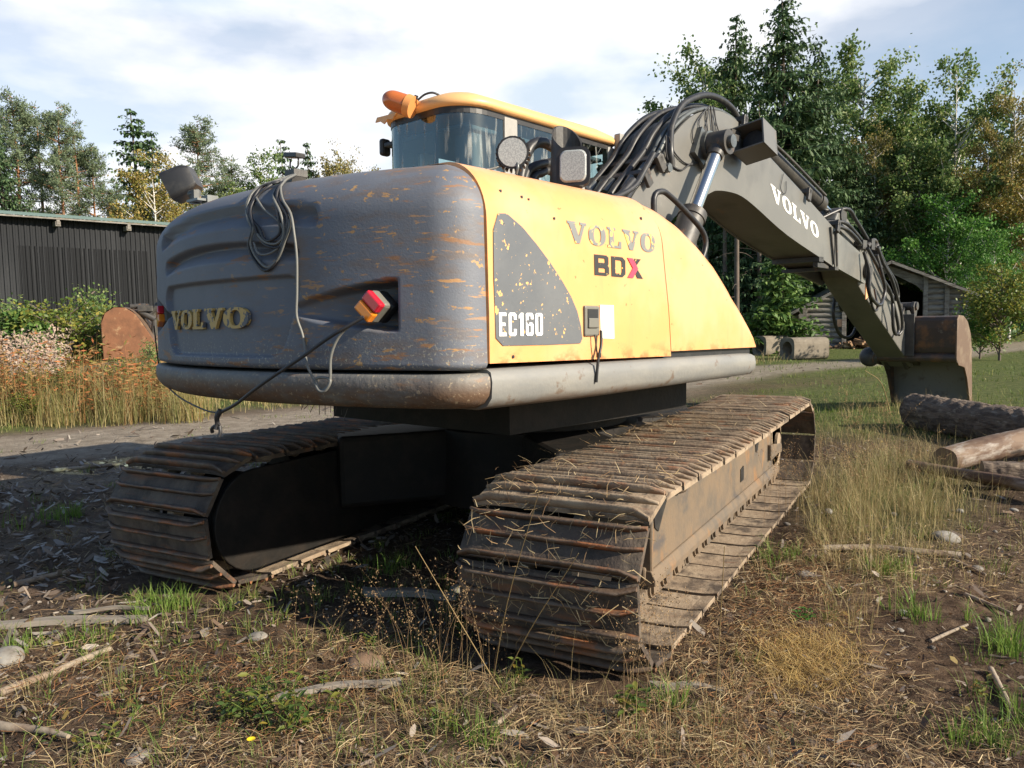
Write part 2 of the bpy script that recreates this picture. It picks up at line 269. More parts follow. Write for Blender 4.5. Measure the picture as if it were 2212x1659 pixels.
# ================================================================= EXCAVATOR
TH, PH = R_(-12.9), R_(0.9)
EX = empty('excavator', (0.85, 0, 0))
tag(EX, 'large yellow and grey crawler excavator parked on the bark littered yard', 'excavator')
MU = (Matrix.Rotation(TH, 4, 'Z') @ Matrix.Rotation(PH, 4, 'Y'))       # upper body turned on its slew ring
def U(mb, name, mats, parent=None, **k):
    return mb.build(name, mats, EX if parent is None else parent, MU if parent is None else None, **k)
YX = lambda u, v, w: (u, w, v)          # profile (x,z), extruded along y
XX = lambda u, v, w: (w, u, v)          # profile (y,z), extruded along x
ZZ = lambda u, v, w: (u, v, w)
# ---- counterweight -------------------------------------------------------
def plan():
    """right seam -> round the rear -> left seam, (x,y,nx,ny) with outward normals"""
    R, X0, r = 2.6, 0.4, 0.20
    yc = 1.25-r; ang = math.asin(yc/(R-r)); cx_ = X0-(R-r)*math.cos(ang); P = []
    for i in range(14): t = i/14; P.append((-1.745+(cx_+1.745)*t, -1.25, 0, -1))
    for i in range(17): a = -math.pi/2-(math.pi/2-ang)*i/16; P.append((cx_+r*math.cos(a), -yc+r*math.sin(a), math.cos(a), math.sin(a)))
    for i in range(1, 220): a = math.pi+ang-2*ang*i/220; P.append((X0+R*math.cos(a), R*math.sin(a), math.cos(a), math.sin(a)))
    L = [(x, -y, nx, -ny) for x, y, nx, ny in P[:31]][::-1]
    return P+L
PL = plan()
def sstep(a, b, x):
    t = min(1, max(0, (x-a)/(b-a))); return t*t*(3-2*t)
def sdbox(x, y, hx, hy, r):
    qx, qy = abs(x)-hx+r, abs(y)-hy+r
    return math.hypot(max(qx, 0), max(qy, 0))+min(max(qx, qy), 0)-r
ZT = 1.915
def recess(x, y, z):
    """depth pressed into the casting at lateral position y, height z (rear face only)"""
    if x > -1.90: return 0.0
    yy = y-0.02; d = 0.0
    for zc, hw, hh in ((1.745, .70, .050), (1.60, .60, .045)):
        zc2 = zc-.09*yy*yy
        e = 1-min(1, abs(yy)/hw); h = hh*(0.72+.28*math.cos(yy*1.5))
        q = sdbox(yy, z-zc2, hw, h, h)
        dz = (z-zc2)/h
        d += sstep(.004, -.022, q)*.058*(0.50+.50*max(-1, min(1, dz*1.2)))
    top, bot = 1.485, 1.155
    hw = .60 if z > 1.42 else .60-(1.42-z)*.40
    zc = (top+bot)/2
    q = sdbox(yy, z-zc, hw, (top-bot)/2, .07); d += .028*sstep(.005, -.006, q)
    for sg in (1, -1):
        v = (-yy*sg)                       # right recess at v>0
        if .5 < v < 1.1:
            t = (v-.56)/(1.03-.56); hh = .095*min(1, max(0, t)**.55*1.05) if t > 0 else 0
            zc = 1.345+.01*t; q = max(abs(z-zc)-hh, -(v-.56), v-1.03)
            d += sstep(.006, -.016, q)*(.02+.13*max(0, t)**1.2)*1.0
    return d
def cw_ring(z, inset, dep=True):
    o = []
    for x, y, nx, ny in PL:
        d = inset+(recess(x, y, z) if dep else 0); o.append((x-nx*d, y-ny*d, z))
    return o
prof = [(1.105, .03), (1.112, .008)]+[(1.125+.0095*62/92*i, .0) for i in range(0, 92)]
z0 = prof[-1][0]
for i in range(1, 15):
    a = i/14*math.pi/2; prof.append((z0+(ZT-z0)*math.sin(a), .26*(1-math.cos(a))+.0))
mb = MB(); V = []
for z, ins in prof:
    V += cw_ring(z+(0.0), ins+max(0, (z-1.1))*.02)
n = len(PL); mb.grid(V, len(prof), n)
top = V[-n:]; cz = [(-1.72, p[1]*.9, ZT+.012) for p in top]
b0 = len(mb.v); mb.add(top+cz, [(i, i+1, n+i+1, n+i) for i in range(n-1)], True)
bot = V[:n]; mb.add(bot+[(-1.6, p[1]*.9, 1.105) for p in bot], [(i, i+1, n+i+1, n+i) for i in range(n-1)])
for side in (0, n-1):   # seam end faces
    col = [V[k*n+side] for k in range(len(prof))]; mb.add(col+[(p[0]+.05, p[1]*.93, p[2]) for p in col], [(i, i+1, len(col)+i+1, len(col)+i) for i in range(len(col)-1)])
CW = U(mb, 'counterweight', m_cw, fix=True)
# lower lip of the counterweight
lp = [(1.092, .05), (1.090, .0), (1.075, -.012), (1.04, -.014), (1.005, -.006), (.975, .02), (.957, .06), (.950, .14)]
mb = MB(); V = []
for z, ins in lp: V += cw_ring(z, ins, False)
mb.grid(V, len(lp), n); bt = V[-n:]; tp = V[:n]
mb.add(bt+[(-1.6, p[1]*.9, .95) for p in bt], [(i, i+1, n+i+1, n+i) for i in range(n-1)])
mb.add(tp+[(-1.6, p[1]*.9, 1.092) for p in tp], [(i, i+1, n+i+1, n+i) for i in range(n-1)])
for side in (0, n-1):
    col = [V[k*n+side] for k in range(len(lp))]; mb.add(col+[(-1.70, -1.0 if side == 0 else 1.0, 1.02)], [(i, i+1, len(col)) for i in range(len(col)-1)])
U(mb, 'rear_bumper', m_skirt)
# ---- lettering ------------------------------------------------------------
def oval(w, h, k=26, p=2.35):
    return [(w/2+w/2*math.copysign(abs(math.cos(a))**(2/p), math.cos(a)), h/2+h/2*math.copysign(abs(math.sin(a))**(2/p), math.sin(a))) for a in [2*math.pi*i/k for i in range(k)]]
def glyph(ch):
    """list of ('p',poly) or ('r',outer,inner), and width; unit height"""
    if ch == 'V': return [('p', [(0, 1), (0, .88), (.06, .88), (.36, 0), (.56, 0), (.82, .88), (.90, .88), (.90, 1), (.60, 1), (.60, .88), (.68, .88), (.52, .34), (.34, .88), (.42, .88), (.42, 1)])], .90
    if ch == 'O':
        return [('r', oval(.86, 1), [(x+.25, y+.13) for x, y in oval(.36, .74)])], .86
    if ch == 'L': return [('p', [(0, 1), (0, .88), (.09, .88), (.09, .12), (0, .12), (0, 0), (.72, 0), (.72, .34), (.60, .34), (.56, .12), (.33, .12), (.33, .88), (.43, .88), (.43, 1)])], .72
    if ch == 'E': return [('p', [(0, 0), (.42, 0), (.42, .15), (.16, .15), (.16, .43), (.36, .43), (.36, .57), (.16, .57), (.16, .85), (.42, .85), (.42, 1), (0, 1)])], .42
    if ch == 'C': return [('p', [(.08, 0), (.38, 0), (.46, .08), (.46, .3), (.30, .3), (.30, .14), (.17, .14), (.17, .86), (.30, .86), (.30, .7), (.46, .7), (.46, .92), (.38, 1), (.08, 1), (0, .92), (0, .08)])], .46
    if ch == '1': return [('p', [(.1, 0), (.28, 0), (.28, 1), (.14, 1), (0, .86), (0, .74), (.1, .8)])], .30
    if ch == '6': return [('r', [(.08, 0), (.38, 0), (.46, .08), (.46, .5), (.38, .58), (.17, .58), (.08, .58), (0, .5), (0, .3), (0, .08)], [(.17, .13), (.28, .13), (.30, .15), (.30, .42), (.28, .45), (.22, .45), (.17, .45), (.16, .42), (.16, .3), (.16, .15)]), ('p', [(0, .5), (.16, .45), (.17, .86), (.30, .86), (.30, .72), (.46, .72), (.46, .92), (.38, 1), (.08, 1), (0, .92)])], .46
    if ch == '0': return [('r', [(.08, 0), (.38, 0), (.46, .08), (.46, .92), (.38, 1), (.08, 1), (0, .92), (0, .08)], [(.17, .14), (.29, .14), (.30, .16), (.30, .84), (.29, .86), (.17, .86), (.16, .84), (.16, .16)])], .46
    if ch == 'B': return [('r', [(0, 0), (.62, 0), (.75, .1), (.75, .42), (.68, .5), (0, .5)], [(.2, .15), (.52, .15), (.55, .18), (.55, .32), (.52, .36), (.2, .36)]), ('r', [(0, .5), (.68, .5), (.73, .58), (.73, .9), (.62, 1), (0, 1)], [(.2, .62), (.52, .62), (.54, .66), (.54, .80), (.52, .84), (.2, .84)])], .75
    if ch == 'D': return [('r', [(0, 0), (.6, 0), (.76, .16), (.76, .84), (.6, 1), (0, 1)], [(.2, .17), (.5, .17), (.56, .24), (.56, .76), (.5, .83), (.2, .83)])], .76
    if ch == '>': return [('p', [(0, 1), (.26, 1), (.52, .5), (.26, 0), (0, 0), (.26, .5)])], .5
    if ch == 'x': return [('p', [(.32, 1), (.58, 1), (.33, .55), (.22, .72)]), ('p', [(.28, .42), (.40, .52), (.66, 0), (.42, 0)])], .66
def write(text, fn, h, gap, width=None, t=.003, mb=None):
    """fn(u,v,w): u along the line, v up, w out of the surface (all metres)"""
    mb = mb or MB(); tot = sum(glyph(c)[1] for c in text)*h+gap*h*(len(text)-1); sx = (width/tot) if width else 1; u0 = 0
    for c in text:
        G, w = glyph(c)
        for g in G:
            T = lambda L: [((u0+p[0]*h)*sx, p[1]*h) for p in L]
            if g[0] == 'p': mb.prism(T(g[1]), fn, -.001, t)
            else: mb.ring(T(g[1]), T(g[2]), fn, -.001, t)
        u0 += (w+gap)*h
    return mb
def rear_fn(y0, z0, off=-.022):
    def f(u, v, w):
        y = y0-u; x = .4-math.sqrt((2.6+off+w)**2-y*y); return (x+(z0+v-1.1)*.02, y, z0+v)
    return f
for i, (c, y0, w) in enumerate([('V', .545, .155), ('O', .385, .145), ('L', .235, .12), ('V', .10, .165), ('O', -.07, .19)]):
    mbx = write(c, rear_fn(y0, 1.275), .092, 0, w, .014); U(mbx, 'letter', m_letgold, CW)
# ---- right side panels -------------------------------------------------------
def roofz(x):
    return float(np.interp(x, [-2, -.62, -.45, -.30, -.15, .02, .16, .30, .42, .52, .57, .60], [1.922, 1.925, 1.922, 1.905, 1.855, 1.775, 1.695, 1.585, 1.465, 1.34, 1.25, 1.16]))
def sec(x, q, zb):
    """section of the side body at x; q 0..1 from bottom outside over the shoulder to the inner edge"""
    zt = roofz(x); rad = min(.25, (zt-zb)*.6)
    lo = zt-rad
    if q < .45: z = zb+(lo-zb)*(q/.45); return (-1.25+max(0, z-1.3)*.02, z)
    if q < .85:
        a = (q-.45)/.4*math.pi/2; return (-1.25+max(0, lo-1.3)*.02+.23*(1-math.cos(a)), lo+rad*math.sin(a))
    t = (q-.85)/.15; return (-1.02+max(0, lo-1.3)*.02+.42*t, zt+.010*t)
QS = [i/9*.45 for i in range(10)]+[.45+.4*i/12 for i in range(1, 13)]+[.85+.15*i/3 for i in range(1, 4)]
def side_body(xs, zbs, seam=None, close_front=False):
    V = []
    for i, (x, zb) in enumerate(zip(xs, zbs)):
        for q in QS:
            y, z = sec(x, q, zb); V.append((x+((door_end(z)+.445)*(i/(len(xs)-1)) if seam else 0), y-.008*sstep(.93, 1, i/(len(xs)-1)), z+(.006 if q > .6 else 0)*sstep(.93, 1, i/(len(xs)-1))))
    mb = MB(); nv = len(QS); mb.grid(V, len(xs), nv)
    for e in (0, len(xs)-1):   # returned edges at both ends
        c = V[e*nv:(e+1)*nv]; inn = [(p[0]+(.0), p[1]+.025, p[2]-.025 if k > 10 else p[2]) for k, p in enumerate(c)]
        if e and close_front:
            inn = [(p[0]-.004, -.60, p[2]) for p in c]
        mb.add(c+inn, [(k, k+1, nv+k+1, nv+k) for k in range(nv-1)])
    c = [V[k*nv] for k in range(len(xs))]; mb.add(c+[(p[0], p[1]+.03, p[2]) for p in c], [(k, k+1, len(c)+k+1, len(c)+k) for k in range(len(c)-1)])
    return mb
def seamx(z): return 0.0
def door_end(z): return float(np.interp(z, [1.10, 1.37, 1.60, 1.78, 1.87, 1.97], [-.400, -.430, -.468, -.495, -.535, -.575]))
xs = [-1.733+(-.445+1.733)*i/26 for i in range(27)]
DOOR = U(side_body(xs, [1.128-.012*i/26 for i in range(27)], seamx), 'engine_door', m_yel)
def seam2(z): return -.13*sstep(1.15, 1.95, z)
def body_front():
    V = []; xs = [-.425+(.60+.425)*i/30 for i in range(31)]; nv = len(QS)
    for i, x in enumerate(xs):
        for q in QS:
            xx = x; y, z = sec(xx, q, 1.140); k = (1-i/30); V.append((xx+(door_end(z)+.425+.030)*k, y+.006*k, z))
    mb = MB(); mb.grid(V, 31, nv)
    c = V[30*nv:]; mb.add(c+[(p[0]-.01, -.55, p[2]) for p in c], [(k, k+1, nv+k+1, nv+k) for k in range(nv-1)])
    c = V[:nv]; mb.add(c+[(p[0], p[1]+.003, p[2]-.003 if k > 10 else p[2]) for k, p in enumerate(c)], [(k, k+1, nv+k+1, nv+k) for k in range(nv-1)])
    c = [V[k*nv] for k in range(31)]; mb.add(c+[(p[0], -.55, p[2]) for p in c], [(k, k+1, 31+k+1, 31+k) for k in range(30)])
    return mb
FRONT = U(body_front(), 'tool_box_panel', m_yel)
# dark frame behind the seam and under the front panel
V = []
for dx in (-.04, .06):
    for q in QS:
        y, z = sec(-.45, q, 1.13); e = door_end(z); y, z = sec(e, q, 1.13); V.append((e+dx, y+.022, z-(.02 if q > .5 else 0)))
mb = MB(); mb.grid(V, 2, len(QS)); mb.box((.08, -1.17, 1.125), (1.0, .10, .05)); U(mb, 'panel_frame', m_blackp)
# dark decal on the door
dec = [(-1.70, 1.225), (-1.705, 1.45), (-1.70, 1.64), (-1.67, 1.705), (-1.62, 1.71), (-1.53, 1.665), (-1.44, 1.60), (-1.36, 1.535), (-1.28, 1.46), (-1.22, 1.395), (-1.18, 1.335), (-1.155, 1.27), (-1.145, 1.215), (-1.16, 1.195), (-1.40, 1.193), (-1.66, 1.195)]
def panel_y(x, z):
    zt = roofz(x); rad = .25; lo = zt-rad; b = -1.25+max(0, min(z, lo)-1.3)*.02
    if z > lo: b += .23*(1-math.sqrt(max(0, 1-((z-lo)/rad)**2)))
    return b
mb = MB()
cx_, cz_ = -1.45, 1.40
def decrow(s):
    o = []
    for x, z in [tuple(p) for p in [Vector((a, b, 0)) for a, b in dec] for p in [(p.x, p.y)]]:
        X, Z = cx_+(x-cx_)*s, cz_+(z-cz_)*s; o.append((X, panel_y(X, Z)-.0035, Z))
    return o
rows = sum([decrow(s) for s in (.05, .25, .45, .65, .8, .9, 1.0)], []); mb.grid(rows, 7, len(dec), True); mb.add(rows[:len(dec)], [list(range(len(dec)))])
U(mb, 'painted_decal', m_dec, DOOR)
def door_fn(x0, z0, slope=0.0):
    return lambda u, v, w: (x0+u, panel_y(x0+u, z0+v)-.001-w, z0+v+slope*u)
mbx = write('VOLVO', door_fn(-1.235, 1.628), .092, .10, .70, .002); U(mbx, 'lettering', m_letgr, DOOR)
mbx = write('BD', door_fn(-1.045, 1.497), .092, .14, .245, .002); U(mbx, 'lettering', m_letbk, DOOR)
mbx = write('x', door_fn(-.785, 1.497), .092, .0, .135, .002); U(mbx, 'lettering', m_letbk, DOOR)
mbx = write('>', door_fn(-.782, 1.497), .092, .0, .085, .0035); U(mbx, 'lettering', m_letred, DOOR)
def door_fn2(x0, z0): return lambda u, v, w: (x0+u, panel_y(x0+u, z0+v)-.0045-w, z0+v)
mbx = write('EC160', door_fn2(-1.685, 1.232), .092, .13, .265, .002); U(mbx, 'lettering', m_letw, DOOR)
# latch, sticker, strap
mb = MB(); mb.prism([(-1.135, 1.225), (-1.025, 1.225), (-1.025, 1.36), (-1.135, 1.36)], YX, -1.262, -1.24)
LT = U(mb, 'door_latch', m_latch, DOOR, bevel=.008)
mb = MB(); mb.prism([(-1.118, 1.30), (-1.042, 1.30), (-1.042, 1.345), (-1.118, 1.345)], YX, -1.2645, -1.25); U(mb, 'latch_recess', m_blackp, LT)
mb = MB(); mb.prism([(-1.118, 1.262), (-1.042, 1.262), (-1.046, 1.305), (-1.116, 1.305)], YX, -1.271, -1.25); U(mb, 'latch_paddle', m_latch, LT, bevel=.004)
mb = MB(); mb.tube([(-1.075, -1.268, 1.232), (-1.072, -1.272, 1.20), (-1.066, -1.272, 1.165), (-1.06, -1.274, 1.14)], .004, 6); mb.tube([(-1.025, -1.268, 1.25), (-1.035, -1.275, 1.19), (-1.055, -1.278, 1.14), (-1.062, -1.278, 1.12), (-1.066, -1.275, 1.075), (-1.068, -1.272, 1.02)], .007, 6); mb.box((-1.058, -1.278, 1.14), (.018, .014, .02)); U(mb, 'rubber_strap', m_blackp, DOOR)
for x, z, r_ in ((-1.62, 1.80, .006), (-1.50, 1.79, .006), (-1.46, 1.785, .005), (-1.32, 1.72, .006), (-1.64, 1.665, .005), (-.62, 1.79, .008), (-1.60, 1.15, .007)):
    mb = MB(); y = panel_y(x, z); mb.cyl((x, y-.0035, z), (x, y+.01, z), r_, r_, 10); U(mb, 'screw_hole', m_blackp, DOOR)
mb = MB(); mb.prism([(-1.005, 1.215), (-.90, 1.212), (-.905, 1.365), (-1.012, 1.365)], YX, -1.2535, -1.245); U(mb, 'sticker', m_paper, DOOR)
# side bumper below the panels
V = []; xs = [-1.737+(.635+1.737)*i/24 for i in range(25)]; sp = []
for i, x in enumerate(xs):
    k = max(0, min(1, (x+1.0)/1.6)); zb = .945+.018*k; e = max(0, (x-.50)/.135); zt = 1.106-.01*e; iny = .03*e*e; 
    pr = [(-1.10, zt), (-1.235, zt), (-1.258, zt-.012), (-1.266, zt-.05), (-1.262, zb+.05), (-1.235, zb+.016), (-1.18+.05*k, zb), (-1.0, zb)]
    V += [(x, a+iny, b) for a, b in pr]
mb = MB(); mb.grid(V, 25, 8); mb.add(V[:8], [list(range(8))]); mb.add(V[-8:], [list(range(8))]); U(mb, 'side_bumper', m_sideb)
# deck, hood, underside
mb = MB(); mb.box((-.575, 0, 1.02), (2.2, 2.1, .13)); mb.box((-.35, -.15, .855), (1.66, 1.4, .19)); mb.box((.86, .30, 1.02), (.66, 1.4, .13)); mb.box((-.35, -.55, .965), (2.2, .9, .05)); mb.box((.75, 0, 1.05), (.9, .9, .2)); mb.prism([(-1.2, .93), (.2, .93), (.1, .87), (-1.0, .87)], YX, -.5, .5); U(mb, 'slewing_frame', m_under)
mb = MB(); mb.prism([(-1.74, 1.12), (-.25, 1.12), (-.25, 1.60), (-.40, 1.86), (-1.70, 1.90)], YX, -.93, 1.16); mb.box((-1.0, .1, 1.91), (.9, .8, .03)); U(mb, 'engine_hood', m_yel2, bevel=.03)
mb = MB(); mb.cyl((0, 0, .66), (0, 0, .90), .60, .60, 40); U(mb, 'slew_ring', m_under)
# ---- cab ---------------------------------------------------------------------
CX0, CX1, CY0, CY1 = -.42, 1.28, .22, 1.05
def rrect(x0, x1, y0, y1, rb, rf, k=9):
    o = []
    for cx, cy, a0, r in ((x0+rb, y0+rb, math.pi, rb), (x1-rf, y0+rf, 1.5*math.pi, rf), (x1-rf, y1-rf, 0, rf), (x0+rb, y1-rb, .5*math.pi, rb)):
        o += [(cx+r*math.cos(a0+math.pi/2*i/k), cy+r*math.sin(a0+math.pi/2*i/k)) for i in range(k+1)]
    return o
CAB = U(MB().prism(rrect(CX0, CX1, CY0, CY1, .24, .06), ZZ, 1.10, 1.66), 'cab', m_yel2)
V = []; prf = [(-.02, 2.672), (.026, 2.680), (.034, 2.705), (.018, 2.735), (-.03, 2.762), (-.10, 2.785), (-.18, 2.795)]
for e, z in prf: V += [(x, y, z+(.018 if e < -.05 else 0)*(1 if x > 0 else .3)) for x, y in rrect(CX0-e, CX1+e, CY0-e, CY1+e, max(.05, .26+e), max(.04, .10+e))]
nn = len(rrect(0, 1, 0, 1, .1, .1)); mb = MB(); mb.grid(V, len(prf), nn, True); mb.add(V[-nn:], [list(range(nn))]); mb.add(V[:nn], [list(range(nn))]); ROOF = U(mb, 'cab_roof', m_yel2, CAB)
mb = MB(); ra, rb_ = rrect(CX0+.004, CX1-.004, CY0+.004, CY1-.004, .24, .06), rrect(CX0+.03, CX1-.03, CY0+.03, CY1-.03, .22, .05)
mb.ring(ra, rb_, ZZ, 2.635, 2.676); U(mb, 'roof_seal', m_blackp, CAB)
# glass band round the rear, right side window, front and left
G = rrect(CX0+.008, CX1-.008, CY0+.008, CY1-.008, .235, .06)
def band(pts, z0, z1, mat_, name, par, t=0.006):
    mb = MB(); n_ = len(pts); mb.add([(x, y, z0) for x, y in pts]+[(x, y, z1) for x, y in pts], [(i, i+1, n_+i+1, n_+i) for i in range(n_-1)], True); return U(mb, name, mat_, par)
k = 10
rear = [(-.02, CY0+.008)]+G[0:k][::-1]+G[3*k:4*k][::-1]+[(-.02, CY1-.008)]
band(rear, 1.66, 2.64, m_glass, 'rear_window', CAB)
band([(.12, CY0+.008), (1.18, CY0+.008)], 1.70, 2.64, m_glass, 'side_window', CAB)
band([(.12, CY1-.008), (1.18, CY1-.008)], 1.55, 2.64, m_glass, 'side_window', CAB)
band([(CX1-.012, CY0+.08), (CX1-.012, CY1-.08)], 1.30, 2.64, m_glass, 'windscreen', CAB)
for x, y, w, d, mm in ((.05, CY0+.02, .13, .05, m_cabgrey), (.05, CY1-.02, .13, .05, m_cabgrey), (1.22, CY0+.03, .10, .06, m_cabgrey), (1.22, CY1-.03, .10, .06, m_cabgrey)):
    mb = MB(); mb.box((x, y, 2.15), (w, d, 1.02)); U(mb, 'pillar', mm, CAB, bevel=.012)
for y in (.50, .86):
    mb = MB(); mb.box((CX0+.05, y, 2.15), (.03, .018, .98)); U(mb, 'window_divider', m_blackp, CAB)
mb = MB(); mb.box((.35, .66, 1.72), (.52, .50, .12)); mb.box((.10, .66, 2.0), (.13, .46, .56)); mb.box((.06, .66, 2.36), (.09, .26, .14)); U(mb, 'operator_seat', m_seat, CAB, bevel=.05)
mb = MB(); mb.box((.86, .45, 1.85), (.10, .06, .45)); mb.box((1.0, .70, 1.74), (.3, .6, .2)); mb.box((.42, .68, 2.56), (1.5, .8, .03)); mb.box((-.20, .37, 2.1), (.10, .16, .86)); U(mb, 'cab_interior', m_interior, CAB, bevel=.01)
mb = MB(); mb.box((1.30, .18, 2.68), (.14, .06, .16)); mb.box((1.31, .18, 2.58), (.06, .05, .08)); U(mb, 'roof_bracket', m_cabgrey, CAB, bevel=.01)
mb = MB(); mb.box((-.30, 1.10, 2.55), (.08, .05, .12)); U(mb, 'door_hinge', m_blackp, CAB, bevel=.02)
# rubber flap hanging from the left end of the roof
mb = MB(); mb.prism([(.78, 2.70), (.98, 2.705), (1.00, 2.675), (.95, 2.675), (.91, 2.65), (.87, 2.675), (.82, 2.665)], XX, -.462, -.452); U(mb, 'roof_flap', m_yel2, CAB)
# beacon
BX = -.52
a, b = Vector((-.49, .585, 2.692)), Vector((-.56, .73, 2.757)); d = (b-a).normalized(); pts = []
mb = MB(); mb.cyl(a-d*.005, a+d*.04, .070, .073, 24); BE = U(mb, 'beacon_lamp', m_amberb, CAB, bevel=.006)
mb = MB(); V = []; u_ = d.orthogonal().normalized(); w_ = d.cross(u_); L_ = .175
for i in range(15):
    t = i/14; rr = .063 if t < .5 else .063*math.sqrt(max(0.0001, 1-((t-.5)/.5)**2)); rr = rr+.004*(1-t); V += [tuple(a+d*(.045+L_*t)+(u_*math.cos(q*math.pi/12)+w_*math.sin(q*math.pi/12))*rr) for q in range(24)]
mb.grid(V, 15, 24, True); U(mb, 'beacon_dome', m_amber, BE)
mb = MB(); mb.tube([(-.47, .555, 2.735), (-.45, .51, 2.765), (-.42, .47, 2.775), (-.38, .45, 2.765)], .007, 6); mb.cyl((-.475, .57, 2.745), (-.475, .56, 2.765), .013, .013, 8); U(mb, 'beacon_wire', m_wireb, BE)
# ---- lamps on the hood ---------------------------------------------------------
def frame_to(dirv, up=(0, 0, 1)):
    z = Vector(dirv).normalized(); x = Vector(up).cross(z).normalized(); y = z.cross(x); return Matrix((x, y, z)).transposed()
toc = (MU.to_3x3().inverted() @ Vector(CAM-np.array([.85, 0, 0])))   # camera seen from the upper body: lamps are turned backwards and to the right
p = Vector((-1.15, -.86, 2.075)); Rm = frame_to((-.80, -.60, .02))
mb = MB(); f = Rm @ Vector((0, 0, 1)); mb.cyl(p-f*.06, p+f*.012, .058, .076, 28)
for i in range(22):
    a_ = 2*math.pi*i/22; mb.box(p-f*.03+Rm @ Vector((math.cos(a_)*.071, math.sin(a_)*.071, 0)), (.008, .02, .05), Rm @ Matrix.Rotation(a_+math.pi/2, 3, 'Z'))
RL = U(mb, 'round_work_lamp', m_blackp)
mb = MB(); mb.cyl(p+f*.012, p+f*.017, .066, .066, 28); U(mb, 'lamp_lens', m_glassl, RL)
mb = MB(); mb.box(p+Vector((.01, .02, -.105)), (.07, .05, .012)); mb.tube([p+Vector((0, -.02, -.10)), p+Vector((0, -.03, -.06)), p-f*.03], .008, 6); mb.tube([p-f*.05, p+Vector((-.04, .05, -.06)), p+Vector((-.12, .08, -.085)), p+Vector((-.16, .05, -.10))], .006, 6); U(mb, 'lamp_bracket', m_pipe, RL)
p = Vector((-.66, -.84, 2.085)); Rm = frame_to((-.86, -.46, .04)); f = Rm @ Vector((0, 0, 1))
def rr2(w, h, r, k=5):
    o = []
    for sx, sy, a0 in ((1, 1, 0), (-1, 1, 90), (-1, -1, 180), (1, -1, 270)): o += [(sx*(w/2-r)+r*math.cos(R_(a0+90*i/k)), sy*(h/2-r)+r*math.sin(R_(a0+90*i/k))) for i in range(k+1)]
    return o
mb = MB(); V = []
for d_, s_ in ((-.13, .55), (-.11, .8), (-.03, .96), (0, 1.0), (.02, 1.0)): V += [p+f*d_+Rm @ Vector((x*s_, y*s_, 0)) for x, y in rr2(.172, .196, .04)]
mb.grid(V, 5, 24, True); mb.add(V[:24], [list(range(24))]); mb.add(V[-24:], [list(range(24))]); SL = U(mb, 'square_work_lamp', m_blackp)
mb = MB(); V = [p+f*.0205+Rm @ Vector((x, y, 0)) for x, y in rr2(.138, .164, .035)]; V2 = [p+f*.028+Rm @ Vector((x*.9, y*.9, 0)) for x, y in rr2(.138, .164, .035)]; mb.grid(V+V2, 2, 24, True); mb.add(V2, [list(range(24))]); U(mb, 'lamp_lens', m_glassl, SL)
mb = MB(); mb.cyl(p-f*.08+Vector((.02, 0, -.06)), (-.60, -.84, 1.93), .028, .03, 12); U(mb, 'lamp_post', m_cabgrey, SL)
# exhaust pipe, cut slantwise
mb = MB(); V = []
E0 = Vector((-.54, -.68, 1.93))
for z_, sl in ((0, 0), (.22, 0), (.33, .16)):
    for i in range(20):
        a_ = 2*math.pi*i/20; r_ = .082; V.append((E0.x+.03*(z_/.3)+r_*math.cos(a_), E0.y+r_*math.sin(a_), E0.z+z_+sl*.55*math.sin(a_+.5)+(.02 if sl else 0)))
mb.grid(V, 3, 20, True); V2 = [(E0.x+.03+(x-E0.x-.03)*.9, E0.y+(y-E0.y)*.9, z-.004) for x, y, z in V[-20:]]; mb.add(V[-20:]+V2, [(i, (i+1) % 20, 20+(i+1) % 20, 20+i) for i in range(20)]); V3 = [(x, y, 1.98) for x, y, z in V2]; mb.add(V2+V3, [(i, (i+1) % 20, 20+(i+1) % 20, 20+i) for i in range(20)]); U(mb, 'exhaust_pipe', m_boomd, fix=False)
# left lamp on the counterweight, camera-like lamp in the middle
p = Vector((-1.90, .93, 2.055)); Rm = frame_to((-.62, .62, -.42)); f = Rm @ Vector((0, 0, 1)); mb = MB(); V = []
for d_, s_ in ((-.12, .72), (-.08, .94), (0, 1), (.03, 1.0)): V += [p+f*d_+Rm @ Vector((x*s_, y*s_, 0)) for x, y in rr2(.175, .16, .03)]
mb.grid(V, 4, 24, True); mb.add(V[:24], [list(range(24))]); LL = U(mb, 'rear_work_lamp', m_blackp)
mb = MB(); V = [p+f*.022+Rm @ Vector((x*.96, y*.94, 0)) for x, y in rr2(.17, .155, .03)]; mb.add(V, [list(range(24))]); U(mb, 'lamp_lens', m_glassl, LL)
mb = MB(); mb.box((-1.88, .71, 1.955), (.08, .12, .012)); mb.box((-1.88, .76, 1.98), (.03, .05, .07)); mb.cyl((-1.88, .80, 2.0), (-1.87, .74, 2.0), .022, .022, 10); mb.box((-1.84, .67, 1.955), (.06, .06, .05)); U(mb, 'lamp_bracket', m_pipe, LL)
mb = MB(); mb.box((-1.90, -.22, 2.045), (.05, .10, .022), Matrix.Rotation(.15, 3, 'X')); RC = U(mb, 'reversing_camera', m_blackp, bevel=.004)
mb = MB(); mb.tube([(-1.90, -.19, 2.035), (-1.90, -.185, 2.00), (-1.90, -.205, 1.985)], .004, 6); mb.tube([(-1.90, -.25, 2.035), (-1.90, -.25, 2.00), (-1.90, -.225, 1.985)], .004, 6); mb.box((-1.89, -.215, 1.965), (.07, .075, .03)); mb.prism([(-.25, 1.95), (-.17, 1.95), (-.19, 1.90), (-.23, 1.90)], XX, -1.93, -1.86); U(mb, 'bracket', m_boomd, RC)
